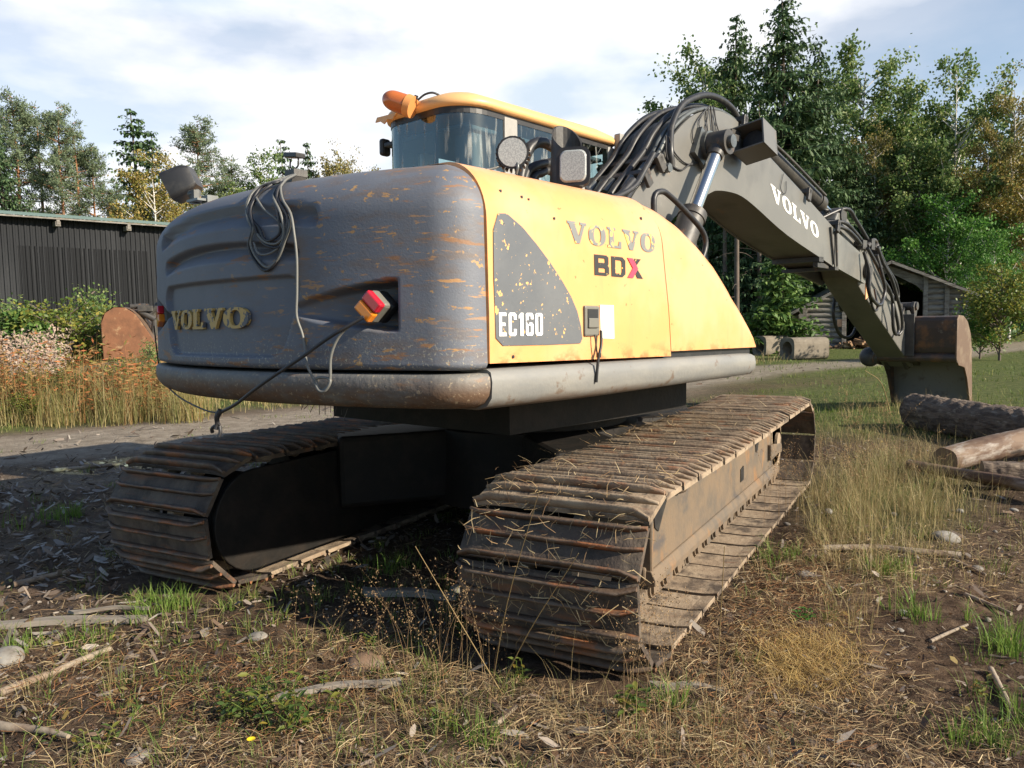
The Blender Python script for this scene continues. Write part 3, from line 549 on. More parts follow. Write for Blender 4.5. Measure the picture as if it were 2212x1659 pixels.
# tail lights
def tail(y, rz):
    Rm = Matrix.Rotation(rz, 3, 'Z') @ Matrix.Rotation(R_(7), 3, 'X'); c = Vector((-2.035 if y < 0 else -1.975, y, 1.35))
    Rm = Rm @ Matrix.Rotation(R_(38 if y < 0 else -30), 3, 'X')
    mb = MB(); mb.box(c+Rm @ Vector((.012, 0, 0)), (.05, .090, .098), Rm); h = U(mb, 'tail_light', m_latch, bevel=.012)
    mb = MB(); mb.box(c+Rm @ Vector((-.026, 0, .0245)), (.036, .085, .046), Rm); U(mb, 'red_lens', m_red, h, bevel=.008)
    mb = MB(); mb.box(c+Rm @ Vector((-.026, 0, -.0245)), (.036, .085, .046), Rm); U(mb, 'orange_lens', m_orange, h, bevel=.008)
    mb = MB(); mb.box(c+Rm @ Vector((.07, -.0, 0)), (.06, .10, .10), Rm); U(mb, 'lamp_socket', m_blackp, h, bevel=.02)
tail(-.93, R_(18)); tail(.945, R_(-18))
# cables on the counterweight
LA = [(-2.15,-0.60,1.88),(-2.17,-0.53,1.87),(-2.18,-0.45,1.83),(-2.19,-0.37,1.77),(-2.20,-0.33,1.69),(-2.20,-0.30,1.62),(-2.20,-0.33,1.56),(-2.19,-0.40,1.51),(-2.18,-0.46,1.54),(-2.17,-0.50,1.61),(-2.17,-0.53,1.69),(-2.15,-0.58,1.79),(-2.14,-0.64,1.86)]
LB = [(-2.15,-0.58,1.88),(-2.17,-0.51,1.86),(-2.18,-0.43,1.80),(-2.19,-0.37,1.75),(-2.19,-0.37,1.68),(-2.19,-0.40,1.64),(-2.18,-0.44,1.63),(-2.17,-0.49,1.66),(-2.16,-0.54,1.74),(-2.15,-0.59,1.82),(-2.14,-0.65,1.87)]
LC = [(-2.16,-0.57,1.87),(-2.18,-0.48,1.83),(-2.19,-0.40,1.77),(-2.20,-0.35,1.71),(-2.20,-0.36,1.65),(-2.19,-0.42,1.61),(-2.18,-0.48,1.60),(-2.17,-0.52,1.64),(-2.16,-0.56,1.72),(-2.15,-0.60,1.81),(-2.14,-0.65,1.88)]
LD = [(-2.18,-0.47,1.83),(-2.18,-0.48,1.76),(-2.17,-0.50,1.69),(-2.17,-0.50,1.62),(-2.18,-0.44,1.58),(-2.19,-0.37,1.58),(-2.20,-0.33,1.63)]
def shell_x(y, z):      # surface of the counterweight at height z (with its rounded shoulder)
    ins = 0.0
    if z > z0:
        s_ = min(1, (z-z0)/(ZT-z0)); ins = .26*(1-math.sqrt(1-s_*s_))
    return .4-math.sqrt(2.6**2-y*y)+ins+max(0, z-1.1)*.02
def hug(L, off=.012):
    o = []
    for x, y, z in L:
        z2 = min(z, ZT-.004); o.append((shell_x(y, z2)-off-.004*math.sin(y*40+z*23), y, z2+(.012 if z > 1.84 else 0)))
    return o
HUB = [(-1.92, -.22, 1.955), (-2.0, -.30, 1.94)]
def dup_loop(L, dy, dz): return [(x-.003, y+dy, z+dz) for x, y, z in L]
mb = MB()
rt = lambda L: [(x, y+.30*max(0, (z-1.70)/.18)**1.0*.9, z) for x, y, z in L]     # gather the loops towards the bracket
for L_ in (LA, LB, LC): mb.tube([(-1.93, -.235, 1.945)]+hug(rt(L_))[:]+[(-1.93, -.26, 1.945)], .0065, 6)
U(mb, 'cable_coil', m_wireb)
mb = MB(); mb.tube([(-1.93, -.24, 1.95)]+hug(rt(dup_loop(LA, -.012, .012)))+[(-1.93, -.27, 1.95)], .006, 6); mb.tube([(-1.93, -.25, 1.95)]+hug(rt(dup_loop(LC, .01, .015)))+[(-1.93, -.26, 1.95)], .006, 6); mb.tube(hug(rt(LD)), .005, 6); U(mb, 'cable_coil', m_wire)
MAIN = [(-2.14,-0.64,1.87),(-2.15,-0.62,1.80),(-2.15,-0.59,1.73),(-2.16,-0.57,1.65),(-2.16,-0.58,1.55),(-2.15,-0.58,1.41),(-2.16,-0.58,1.32),(-2.15,-0.60,1.25),(-2.15,-0.62,1.19)]
MAIN2 = [(-2.17,-0.68,1.13),(-2.16,-0.71,1.07),(-2.16,-0.74,1.03),(-2.15,-0.77,1.03),(-2.14,-0.79,1.07),(-2.15,-0.75,1.08),(-2.16,-0.72,1.07),(-2.15,-0.74,1.03),(-2.14,-0.78,1.05),(-2.14,-0.79,1.09),(-2.14,-0.80,1.17),(-2.12,-0.84,1.25),(-2.09,-0.93,1.31)]
mb = MB(); mb.tube([(-1.93, -.26, 1.95)]+hug(rt(MAIN))+MAIN2, .0058, 6); U(mb, 'loose_cable', m_wire)
BLK = [(-2.09,-.94,1.31),(-2.14,-0.86,1.26),(-2.16,-0.78,1.22),(-2.19,-0.68,1.16),(-2.22,-0.54,1.09),(-2.25,-0.41,1.02),(-2.26,-0.29,0.96),(-2.27,-0.18,0.92)]
LFT = [(-2.27,-0.18,0.92),(-2.24,-0.04,0.91),(-2.22,0.12,0.92),(-2.16,0.40,0.94),(-2.05,0.75,0.96),(-1.97,1.02,1.00),(-1.93,1.15,1.06),(-1.95,1.13,1.18),(-1.99,1.06,1.30)]
mb = MB(); mb.tube(BLK, .007, 6); mb.tube(LFT, .004, 6); mb.tube([(-2.27, -.18, .93), (-2.28, -.165, .90), (-2.275, -.155, .87), (-2.28, -.15, .845)], .013, 8, taper=.009); mb.tube([(-2.27, -.165, .87), (-2.285, -.13, .85), (-2.28, -.12, .83)], .008, 6); mb.tube([(-2.27, -.165, .86), (-2.27, -.17, .835), (-2.275, -.165, .815)], .008, 6); U(mb, 'loose_cable', m_wireb)
# dry twig of spruce caught under the bumper
mb = MB()
for i in range(9):
    y = -.36-.32*i/8; z = .945; dy = random.uniform(-.03, .03); mb.tube([(-1.98, y, z), (-2.0, y+dy, z-random.uniform(.02, .055))], .0014, 4, 1)
U(mb, 'caught_twigs', m_boomd)
# handrail on the tool box
mb = MB(); mb.tube([(.20, -.80, 1.60), (.19, -.80, 1.85), (.175, -.80, 2.03), (.26, -.80, 2.08), (.37, -.80, 2.06), (.6, -.80, 1.97), (.78, -.80, 1.875), (.80, -.80, 1.76), (.62, -.80, 1.55)], .018, 10); U(mb, 'handrail', m_blackp)
# hoses between hood and boom root
for pts_, r_ in (([(-.70,-.50,2.02),(-.66,-.50,2.15),(-0.60,-0.50,2.25),(-0.51,-0.50,2.29),(-0.41,-0.50,2.28),(-0.34,-0.50,2.25),(-0.2,-0.45,2.10),(.1,-.35,1.98),(.42,-.30,1.99),(.62,-.29,2.12)], .03), ([(-.70,-.52,1.98),(-0.64,-0.50,2.10),(-0.57,-0.50,2.15),(-0.47,-0.50,2.18),(-0.36,-0.50,2.19),(-0.1,-0.48,2.10),(.2,-.4,2.06),(.5,-.3,2.12),(.75,-.28,2.28)], .025), ([(-.66,-.54,1.98),(-0.58,-0.50,2.09),(-0.51,-0.50,2.12),(-0.41,-0.50,2.14),(-.1,-.5,2.04),(.25,-.42,1.98),(.55,-.32,2.08),(.8,-.27,2.28)], .022), ([(-.5,-.5,1.95),(0.0,-0.42,2.0),(0.21,-0.35,2.08),(0.36,-0.31,2.10),(0.55,-0.30,2.15),(0.74,-0.30,2.24),(0.88,-0.29,2.37),(1.01,-0.28,2.50)], .022)):
    mb = MB(); mb.tube(pts_, r_, 10); U(mb, 'hydraulic_hose', m_black)
# ---- boom -----------------------------------------------------------------------
BT = [(.50, 1.62), (.62, 1.92), (.78, 2.16), (.99, 2.34), (1.20, 2.52), (1.32, 2.66), (1.48, 2.79), (1.65, 2.89), (1.85, 2.96), (2.08, 3.00), (2.30, 2.99), (2.51, 2.94), (2.90, 2.815), (3.86, 2.53), (4.70, 2.27)]
BB = [(4.70, 1.885), (4.52, 1.935), (3.44, 2.14), (2.74, 2.33), (2.47, 2.39), (2.26, 2.40), (2.04, 2.385), (1.90, 2.345), (1.53, 2.19), (1.30, 2.06), (1.10, 1.80), (.86, 1.42), (.70, 1.32), (.55, 1.38), (.48, 1.50)]
def dense(L, s=5): return [(p.x, p.y) for p in spline([(a, b, 0) for a, b in L], s)]
top = dense(BT, 4); botm = dense(BB, 4)
mb = MB(); mb.prism(top+botm, YX, -.235, .235)
for sg in (-1, 1):
    mb.prism([(x, z+.012) for x, z in top]+[(x, z-.012) for x, z in botm], YX, sg*.25, sg*.232)
BOOM = U(mb, 'boom', m_boom)
mb = MB(); tipp = [(4.66, 2.275), (4.95, 2.21), (5.60, 2.06), (5.74, 1.98), (5.78, 1.88), (5.72, 1.79), (5.60, 1.755), (4.80, 1.875), (4.66, 1.90)]
for sg in (-1, 1): mb.prism(tipp, YX, sg*.262, sg*.225)
U(mb, 'boom_tip_plate', m_boom, BOOM)
mb = MB(); mb.box((4.63, 0, 1.875), (.10, .58, .035)); mb.box((4.30, 0, 1.955), (.12, .5, .05)); mb.box((4.42, -.20, 1.90), (.3, .05, .05)); mb.cyl((4.62, -.265, 1.92), (4.50, -.265, 2.30), .012, .012, 6); mb.cyl((4.70, -.268, 1.90), (4.66, -.268, 2.26), .012, .012, 6); U(mb, 'boom_bracket', m_boomd, BOOM)
td = Vector((1.10, 0, -.262)).normalized(); tu = Vector((-.30, 0, 1)).normalized()
mbx = write('VOLVO', lambda u, v, w: tuple(Vector((3.085, -.2515-w, 2.418))+td*u+tu*v), .150, .10, 1.17, .0015); U(mbx, 'lettering', m_white, BOOM)
# pipes and hoses along the back of the boom
def off(L, d):
    P = [Vector((a, b)) for a, b in L]; o = []
    for i, p in enumerate(P):
        t_ = (P[min(i+1, len(P)-1)]-P[max(i-1, 0)]).normalized(); o.append((p.x-t_.y*d, p.y+t_.x*d))
    return o
for k, (y, d, r, a_, b_, mm) in enumerate([(-.215, .030, .017, 2, 14, m_pipe), (-.165, .032, .019, 2, 14, m_pipe), (-.11, .07, .024, 1, 12, m_black), (-.05, .035, .017, 2, 13, m_pipe), (.02, .075, .024, 1, 12, m_black), (.08, .035, .018, 2, 14, m_pipe), (.15, .07, .024, 1, 12, m_black), (.205, .03, .017, 2, 14, m_pipe)]):
    o_ = off(BT, d)[a_:b_]; pts_ = [(x, y, z) for x, z in o_]
    if a_ == 1: pts_ = [(.35, y*1.2-.05, 1.95)]+pts_
    mb = MB(); mb.tube(pts_, r, 8); U(mb, 'boom_pipe' if mm is m_pipe else 'hydraulic_hose', mm, BOOM)
mb = MB(); mb.tube([(1.28, -.27, 2.45), (1.26, -.27, 2.56), (1.31, -.24, 2.68), (1.37, -.22, 2.78), (1.53, -.2, 2.95), (1.74, -.2, 3.06), (1.96, -.2, 3.125), (2.20, -.2, 3.135), (2.38, -.21, 3.09), (2.47, -.22, 3.02)], .026, 10); U(mb, 'hydraulic_hose', m_black, BOOM)
for (x, z), an in (((1.10, 2.46), R_(-41)), ((2.44, 2.99), R_(12)), ((3.86, 2.565), R_(16)), ((4.66, 2.33), R_(16)), ((.92, 2.33), R_(-40))):
    Rm = Matrix.Rotation(an, 3, 'Y'); mb = MB(); mb.box((x, -.02, z+.02), (.06, .56, .05), Rm); mb.box((x, -.285, z-.01), (.07, .03, .13), Rm); U(mb, 'pipe_clamp', m_boomd, BOOM, bevel=.006)
mb = MB()
for y in (-.18, -.1, -.02, .06, .14): mb.cyl((.78, y, 2.23), (.88, y, 2.33), .028, .028, 8); mb.cyl((.66, y, 2.06), (.70, y, 2.13), .026, .026, 8)
mb.cyl((1.21, -.30, 2.43), (1.21, -.25, 2.43), .035, .035, 6); U(mb, 'hose_coupling', m_pipe, BOOM)
# thin wires hanging on the boom side
for L_, r_ in (([(1.86,-.27,3.01),(1.68,-0.262,2.87),(1.60,-0.262,2.75),(1.64,-0.262,2.66),(1.73,-0.262,2.64),(1.79,-0.262,2.79),(1.84,-0.262,2.92),(1.86,-.26,3.01)], .005), ([(1.91,-0.27,3.02),(1.98,-0.262,2.90),(2.03,-0.262,2.81),(1.95,-0.262,2.72),(1.86,-0.262,2.70),(1.77,-0.262,2.74),(1.70,-0.262,2.84),(1.79,-0.262,2.96)], .005), ([(1.19,-0.275,2.66),(1.22,-0.262,2.52),(1.31,-0.262,2.46),(1.44,-0.262,2.45),(1.56,-0.262,2.51),(1.72,-0.262,2.56),(1.87,-0.262,2.67),(1.92,-0.262,2.81),(1.88,-.265,3.01)], .007), ([(1.23,-0.275,2.66),(1.31,-0.262,2.58),(1.44,-0.262,2.52),(1.58,-0.262,2.51),(1.74,-0.262,2.56),(1.85,-0.262,2.64),(1.84,-.262,2.8),(1.80,-.262,2.97)], .006), ([(1.95,-.262,3.0),(1.97,-.262,2.9),(1.96,-.262,2.8)], .005), ([(3.30,-.262,2.68),(3.26,-.262,2.60),(3.24,-.262,2.54),(3.30,-.262,2.50),(3.36,-.262,2.52),(3.36,-.262,2.62)], .004)):
    mb = MB(); mb.tube(L_, r_, 5); U(mb, 'thin_wire', m_wireb, BOOM)
# lamp guard box on the boom side
Rm = Matrix.Rotation(R_(14), 3, 'Y') @ Matrix.Rotation(R_(-10), 3, 'X'); c = Vector((2.36, -.41, 2.79)); mb = MB(); t = .012
mb.box(c+Rm @ Vector((0, 0, .105)), (.26, .26, t), Rm); mb.box(c+Rm @ Vector((0, 0, -.105)), (.26, .26, t), Rm); mb.box(c+Rm @ Vector((0, -.13, 0)), (.26, t, .222), Rm); mb.box(c+Rm @ Vector((0, .13, 0)), (.26, t, .222), Rm); mb.box(c+Rm @ Vector((.13, 0, 0)), (t, .272, .222), Rm)
LB_ = U(mb, 'lamp_guard', m_boom, BOOM)
mb = MB(); mb.cyl(c+Rm @ Vector((-.02, 0, 0)), c+Rm @ Vector((.11, 0, 0)), .09, .05, 16); U(mb, 'guarded_lamp', m_blackp, LB_)
mb = MB(); mb.box((2.24, -.27, 2.86), (.16, .08, .04)); mb.box((2.18, -.3, 2.80), (.10, .10, .05)); U(mb, 'guard_bracket', m_boomd, LB_)
# boom cylinders
for sg in (-1, 1):
    p0 = Vector((1.77, sg*.40, 2.68)); d = Vector((-.50, 0, -.71)).normalized(); y = sg*.40
    mb = MB(); mb.cyl(p0+d*.72, p0+d*2.0, .098, .098, 24); mb.cyl(p0+d*.70, p0+d*.76, .106, .106, 24); CYL = U(mb, 'boom_cylinder', m_boomd)
    mb = MB(); mb.cyl(p0+d*.08, p0+d*.72, .052, .052, 24); U(mb, 'cylinder_rod', m_chrome, CYL)
    mb = MB(); mb.cyl(p0-Vector((0, .085, 0)), p0+Vector((0, .085, 0)), .095, .095, 20); mb.cyl(p0+d*.03, p0+d*.14, .075, .062, 16); U(mb, 'rod_eye', m_boomd, CYL, bevel=.008)
    mb = MB(); mb.cyl((p0.x, sg*.485, p0.z), (p0.x, sg*.52, p0.z), .05, .05, 16); mb.box((p0.x-.03, sg*.27, p0.z-.03), (.24, .05, .24), Matrix.Rotation(.5, 3, 'Y')); mb.cyl((p0.x, sg*.24, p0.z), (p0.x, sg*.33, p0.z), .11, .11, 20); U(mb, 'cylinder_pin', m_pipe if sg < 0 else m_boomd, CYL)
    q = p0+d*.80+Vector((.1, -.03*sg, -.02)); mb = MB(); mb.tube([q+Vector((-.03, 0, .05)), q+Vector((.03, 0, .02)), q+Vector((.03, 0, -.15)), q+Vector((-.05, 0, -.35)), q+Vector((-.2, 0, -.6))], .018, 8); U(mb, 'hydraulic_hose', m_black, CYL)
# arm cylinder on top of the boom
mb = MB(); mb.cyl((2.98, -.06, 3.02), (4.72, -.06, 2.595), .078, .078, 20); mb.cyl((4.62, -.06, 2.62), (4.74, -.06, 2.59), .090, .090, 20); mb.prism([(2.80, 2.80), (3.12, 2.73), (3.06, 3.07), (2.94, 3.08)], YX, -.13, .01); mb.tube([(3.1, -.17, 3.0), (3.6, -.175, 2.90), (4.6, -.17, 2.65)], .016, 6); AC = U(mb, 'arm_cylinder', m_boomd)
mb = MB(); mb.cyl((4.72, -.06, 2.595), (5.06, -.06, 2.50), .045, .045, 18); U(mb, 'cylinder_rod', m_chrome, AC)
mb = MB(); mb.cyl((5.08, -.20, 2.485), (5.08, .14, 2.485), .09, .09, 18); U(mb, 'rod_eye', m_boomd, AC)
# ---- stick -------------------------------------------------------------------------
SP = [(4.86, 2.42), (4.93, 2.50), (5.06, 2.52), (5.26, 2.46), (5.60, 2.27), (6.30, 1.985), (7.05, 1.64), (7.74, 1.12), (8.00, .86), (8.02, .76), (7.95, .70), (7.84, .70), (6.31, 1.40), (5.66, 1.72), (5.50, 1.83), (5.20, 2.18)]
mb = MB(); mb.prism(SP, YX, -.185, .185); STK = U(mb, 'stick', m_boom, bevel=.015)
mb = MB(); mb.cyl((5.62, -.31, 1.90), (5.62, .31, 1.90), .085, .085, 20); mb.cyl((5.62, -.33, 1.90), (5.62, -.30, 1.90), .05, .05, 16); mb.cyl((7.93, -.26, .79), (7.93, .26, .79), .075, .075, 18); U(mb, 'pivot_pin', m_boomd, STK)
mb = MB(); mb.prism([(5.86, 1.93), (6.02, 1.90), (5.98, 1.62), (5.86, 1.58)], YX, -.195, -.186); U(mb, 'yellow_stripe', m_yel, STK)
mb = MB(); mb.box((5.60, -.20, 2.20), (.14, .12, .10)); mb.box((5.86, -.22, 2.22), (.12, .10, .12)); mb.cyl((5.72, -.24, 2.19), (5.80, -.24, 2.22), .03, .03, 8); mb.cyl((6.0, -.24, 2.18), (6.08, -.24, 2.23), .03, .03, 8); mb.box((6.12, -.22, 2.17), (.1, .08, .09)); mb.cyl((5.45, -.22, 2.21), (5.55, -.22, 2.20), .035, .035, 8); mb.tube([(5.9, -.22, 2.26), (6.05, -.22, 2.29), (6.15, -.22, 2.24), (6.16, -.22, 2.14)], .022, 8); U(mb, 'hose_junction', m_boomd, STK)
H_ = {'a': [(5.62,-0.28,2.16),(5.90,-0.30,1.98),(6.15,-0.30,1.82),(6.42,-0.30,1.69),(6.59,-0.30,1.51),(6.73,-0.30,1.34),(6.80,-0.30,1.20),(6.69,-0.30,1.16),(6.58,-0.30,1.25),(6.54,-0.30,1.47),(6.58,-0.28,1.62)],
'b': [(5.41,-0.31,2.10),(5.49,-0.35,1.86),(5.48,-0.35,1.67),(5.62,-0.35,1.57),(5.86,-0.35,1.51),(6.05,-0.33,1.58),(6.12,-0.33,1.71),(5.99,-0.33,1.88),(5.88,-0.3,2.10)],
'c': [(5.44,-0.32,2.06),(5.50,-0.32,1.75),(5.63,-0.32,1.57),(5.77,-0.32,1.45),(5.89,-0.32,1.49),(6.0,-.25,1.7)],
'd': [(6.14,-0.25,2.16),(6.41,-0.26,1.98),(6.74,-0.26,1.83),(6.91,-0.25,1.70),(6.89,-0.25,1.60),(6.70,-0.25,1.63),(6.43,-0.25,1.75),(6.17,-0.25,1.95)],
'e': [(6.0,-.27,2.2),(6.2,-.28,2.02),(6.5,-.29,1.85),(6.75,-.29,1.62),(6.95,-.29,1.40),(7.02,-.28,1.22),(6.95,-.26,1.15)],
'f': [(6.0,.24,2.15),(6.15,.30,1.95),(6.22,0.30,1.64),(6.19,0.30,1.44),(6.28,0.30,1.28),(6.45,0.30,1.16),(6.69,0.30,1.12),(6.93,0.30,1.17),(7.10,0.28,1.36),(7.1,0.2,1.52)],
'g': [(6.3,.24,1.95),(6.37,0.30,1.74),(6.40,0.30,1.58),(6.48,0.30,1.48),(6.62,0.30,1.50),(6.66,0.22,1.64)],
'h': [(4.66,-.14,2.36),(5.0,-.24,2.33),(5.3,-.25,2.26),(5.5,-.24,2.20)], 'i': [(4.66,-.08,2.38),(5.0,-.22,2.40),(5.35,-.23,2.32),(5.62,-.22,2.24)], 'j': [(4.66,.0,2.38),(5.1,-.20,2.56),(5.4,-.22,2.46),(5.8,-.22,2.28)]}
for k_, L_ in H_.items():
    mb = MB(); mb.tube(L_, .021 if k_ not in 'c' else .015, 8); U(mb, 'hydraulic_hose', m_black, STK)
# bucket cylinder and linkage
mb = MB(); mb.cyl((5.45, 0, 2.46), (6.75, 0, 2.02), .07, .07, 18); mb.prism([(5.3, 2.38), (5.6, 2.25), (5.5, 2.52), (5.40, 2.52)], YX, -.06, .06); BC = U(mb, 'bucket_cylinder', m_boomd)
mb = MB(); mb.cyl((6.75, 0, 2.02), (7.70, 0, 1.53), .04, .04, 16); U(mb, 'cylinder_rod', m_chrome, BC)
mb = MB()
for y in (-.235, .235):
    mb.prism([(7.66, 1.59), (7.76, 1.59), (7.80, 1.52), (7.735, 1.36), (7.74, 1.06), (7.74, .97), (7.66, .95), (7.61, 1.0), (7.66, 1.10), (7.66, 1.38), (7.61, 1.52)], YX, y-.022, y+.022)
mb.cyl((7.70, -.28, 1.53), (7.70, .28, 1.53), .055, .055, 16); mb.cyl((7.67, -.27, 1.0), (7.67, .27, 1.0), .05, .05, 16); mb.cyl((7.55, -.12, 1.52), (7.55, .12, 1.52), .05, .05, 10)
U(mb, 'linkage_arm', m_boomd, bevel=.01)
mb = MB()
for y in (-.10, .10):
    mb.prism([(7.65, 1.56), (7.76, 1.57), (8.20, 1.28), (8.25, 1.20), (8.15, 1.15), (7.70, 1.46)], YX, y-.03, y+.03)
U(mb, 'linkage_rod', m_boomd, bevel=.01)
# ---- bucket -------------------------------------------------------------------------
BY0, BY1 = -.80, .22
outl = [(7.60, .86), (7.55, .98), (7.52, 1.33), (7.60, 1.39), (7.86, 1.38), (8.08, 1.31), (8.27, 1.14), (8.36, .92), (8.40, .62), (8.45, .30), (8.47, .02)]
mb = MB(); o1 = dense(outl, 3); inn = off(o1, -.022)
n_ = len(o1); V = [(x, BY0, z) for x, z in o1]+[(x, BY1, z) for x, z in o1]+[(x, BY0, z) for x, z in inn]+[(x, BY1, z) for x, z in inn]
mb.add(V, [(i, i+1, n_+i+1, n_+i) for i in range(n_-1)]+[(0, n_, 3*n_, 2*n_), (n_-1, 2*n_-1, 4*n_-1, 3*n_-1)], False); mb.cur = 1; mb.add(V, [(2*n_+i, 2*n_+i+1, 3*n_+i+1, 3*n_+i) for i in range(n_-1)], False); mb.cur = 0
mb.cyl((7.60, BY0, .84), (7.60, BY1, .84), .062, .062, 18); mb.cyl((7.60, BY1, .84), (7.60, BY1+.015, .84), .10, .10, 18)
BK = U(mb, 'bucket', [m_bucket, m_bucketin])
sidep = [(7.52, 1.34), (7.60, 1.40), (7.86, 1.39), (8.08, 1.32), (8.28, 1.15), (8.37, .92), (8.41, .62), (8.46, .30), (8.48, .0), (8.40, .05), (8.30, .28), (8.14, .55), (7.98, .70), (7.84, .72), (7.66, .74), (7.54, .82), (7.53, 1.0)]
for y, s_ in ((BY0, 1), (BY1, -1)):
    mb = MB(); mb.prism(sidep, YX, y-.004*s_, y+.022*s_); U(mb, 'bucket_side_plate', m_rustplate if s_ > 0 else m_bucket, BK, bevel=.006)
mb = MB(); mb.prism([(8.425, .36), (8.455, .36), (8.485, .0), (8.455, 0)], YX, BY0+.03, BY1-.03); U(mb, 'cutting_edge', m_bucketin, BK)
mb = MB()
for y in (-.12, .12):
    mb.prism([(7.84, .66), (7.98, .70), (8.02, .80), (7.80, 1.02), (7.66, 1.22), (7.72, 1.45), (7.62, 1.52), (7.50, 1.40), (7.50, 1.0), (7.62, .82)], YX, y-.025, y+.025)
mb.cyl((7.58, -.2, 1.18), (7.58, .2, 1.18), .05, .05, 14); mb.prism([(7.49, .86), (7.52, .86), (7.52, 1.42), (7.49, 1.42)], YX, -.30, .22); U(mb, 'bucket_hitch', m_boomd, BK, bevel=.008)
mb = MB(); mb.sphere((7.62, .30, .84), .125, 18, 12, (1, 1.1, 1.1)); mb.cyl((7.62, .18, .84), (7.62, .30, .84), .09, .12, 16); U(mb, 'tilt_cylinder', m_boomd, BK)
# ================================================================= TRACKS
NS = 41; RW = .33; XR, XF = -.86, 2.62; SW = .735
STR = XF-XR; PER = 2*STR+2*math.pi*RW
def loop(s):
    """position on the outer plate line and tangent angle"""
    s %= PER
    if s < STR: return XR+s, 2*RW-.012*math.sin(math.pi*s/STR)*1.2, 0.0
    s -= STR
    if s < math.pi*RW: a = s/RW; return XF+RW*math.sin(a), RW+RW*math.cos(a), -a
    s -= math.pi*RW
    if s < STR: return XF-s, 0.0, -math.pi
    s -= STR; a = s/RW; return XR-RW*math.sin(a), RW-RW*math.cos(a), -math.pi-a
PT = PER/NS
def shoe_mesh(ma, mg):
    mb = MB(); hp = PT*.448; w = SW/2
    body = [(-hp, -.022), (-hp, -.004), (-hp+.012, .0), (hp-.020, .0), (hp-.006, -.008), (hp, -.022)]
    ny = 12
    V = []
    for j in range(ny+1):
        y = -w+SW*j/ny; e = abs(2*j/ny-1); k = .012*max(0, e-.80)/.2
        V += [(x+(.0), y, z-k) for x, z in body]
    mb.grid(V, ny+1, len(body), True, False); mb.add(V[:6], [list(range(6))]); mb.add(V[-6:], [list(range(6))])
    mb.cur = 1
    for gx, gh, gw in ((-hp+.014, .030, .010), (-.004, .026, .009), (hp-.026, .030, .010)):
        V = []
        for j in range(ny+1):
            y = -w+SW*j/ny; e = abs(2*j/ny-1); k = .012*max(0, e-.80)/.2; hh = gh*(1-.55*max(0, (e-.86)/.14)**2); dx = .016*max(0, (e-.8)/.2)**2*(1 if gx > -.02 else -.6)
            wob = .0015*math.sin(j*2.1+gx*90)
            V += [(gx-gw+dx, y, -.003-k), (gx-gw*.62+dx+wob, y, hh-k-.004), (gx-gw*.2+dx+wob, y, hh-k), (gx+gw*.35+dx+wob, y, hh-k-.001), (gx+gw*.7+dx, y, hh-.006-k), (gx+gw+dx, y, -.003-k)]
        mb.grid(V, ny+1, 6, True, True); mb.add(V[:6], [list(range(6))]); mb.add(V[-6:], [list(range(6))])
    return mb.mesh('track_shoe', [ma, mg])
SHOE = shoe_mesh(m_shoe, m_shoeg); SHOED = shoe_mesh(m_shoed, m_shoegd)  # second mesh has painted shade, for the end arcs and left track
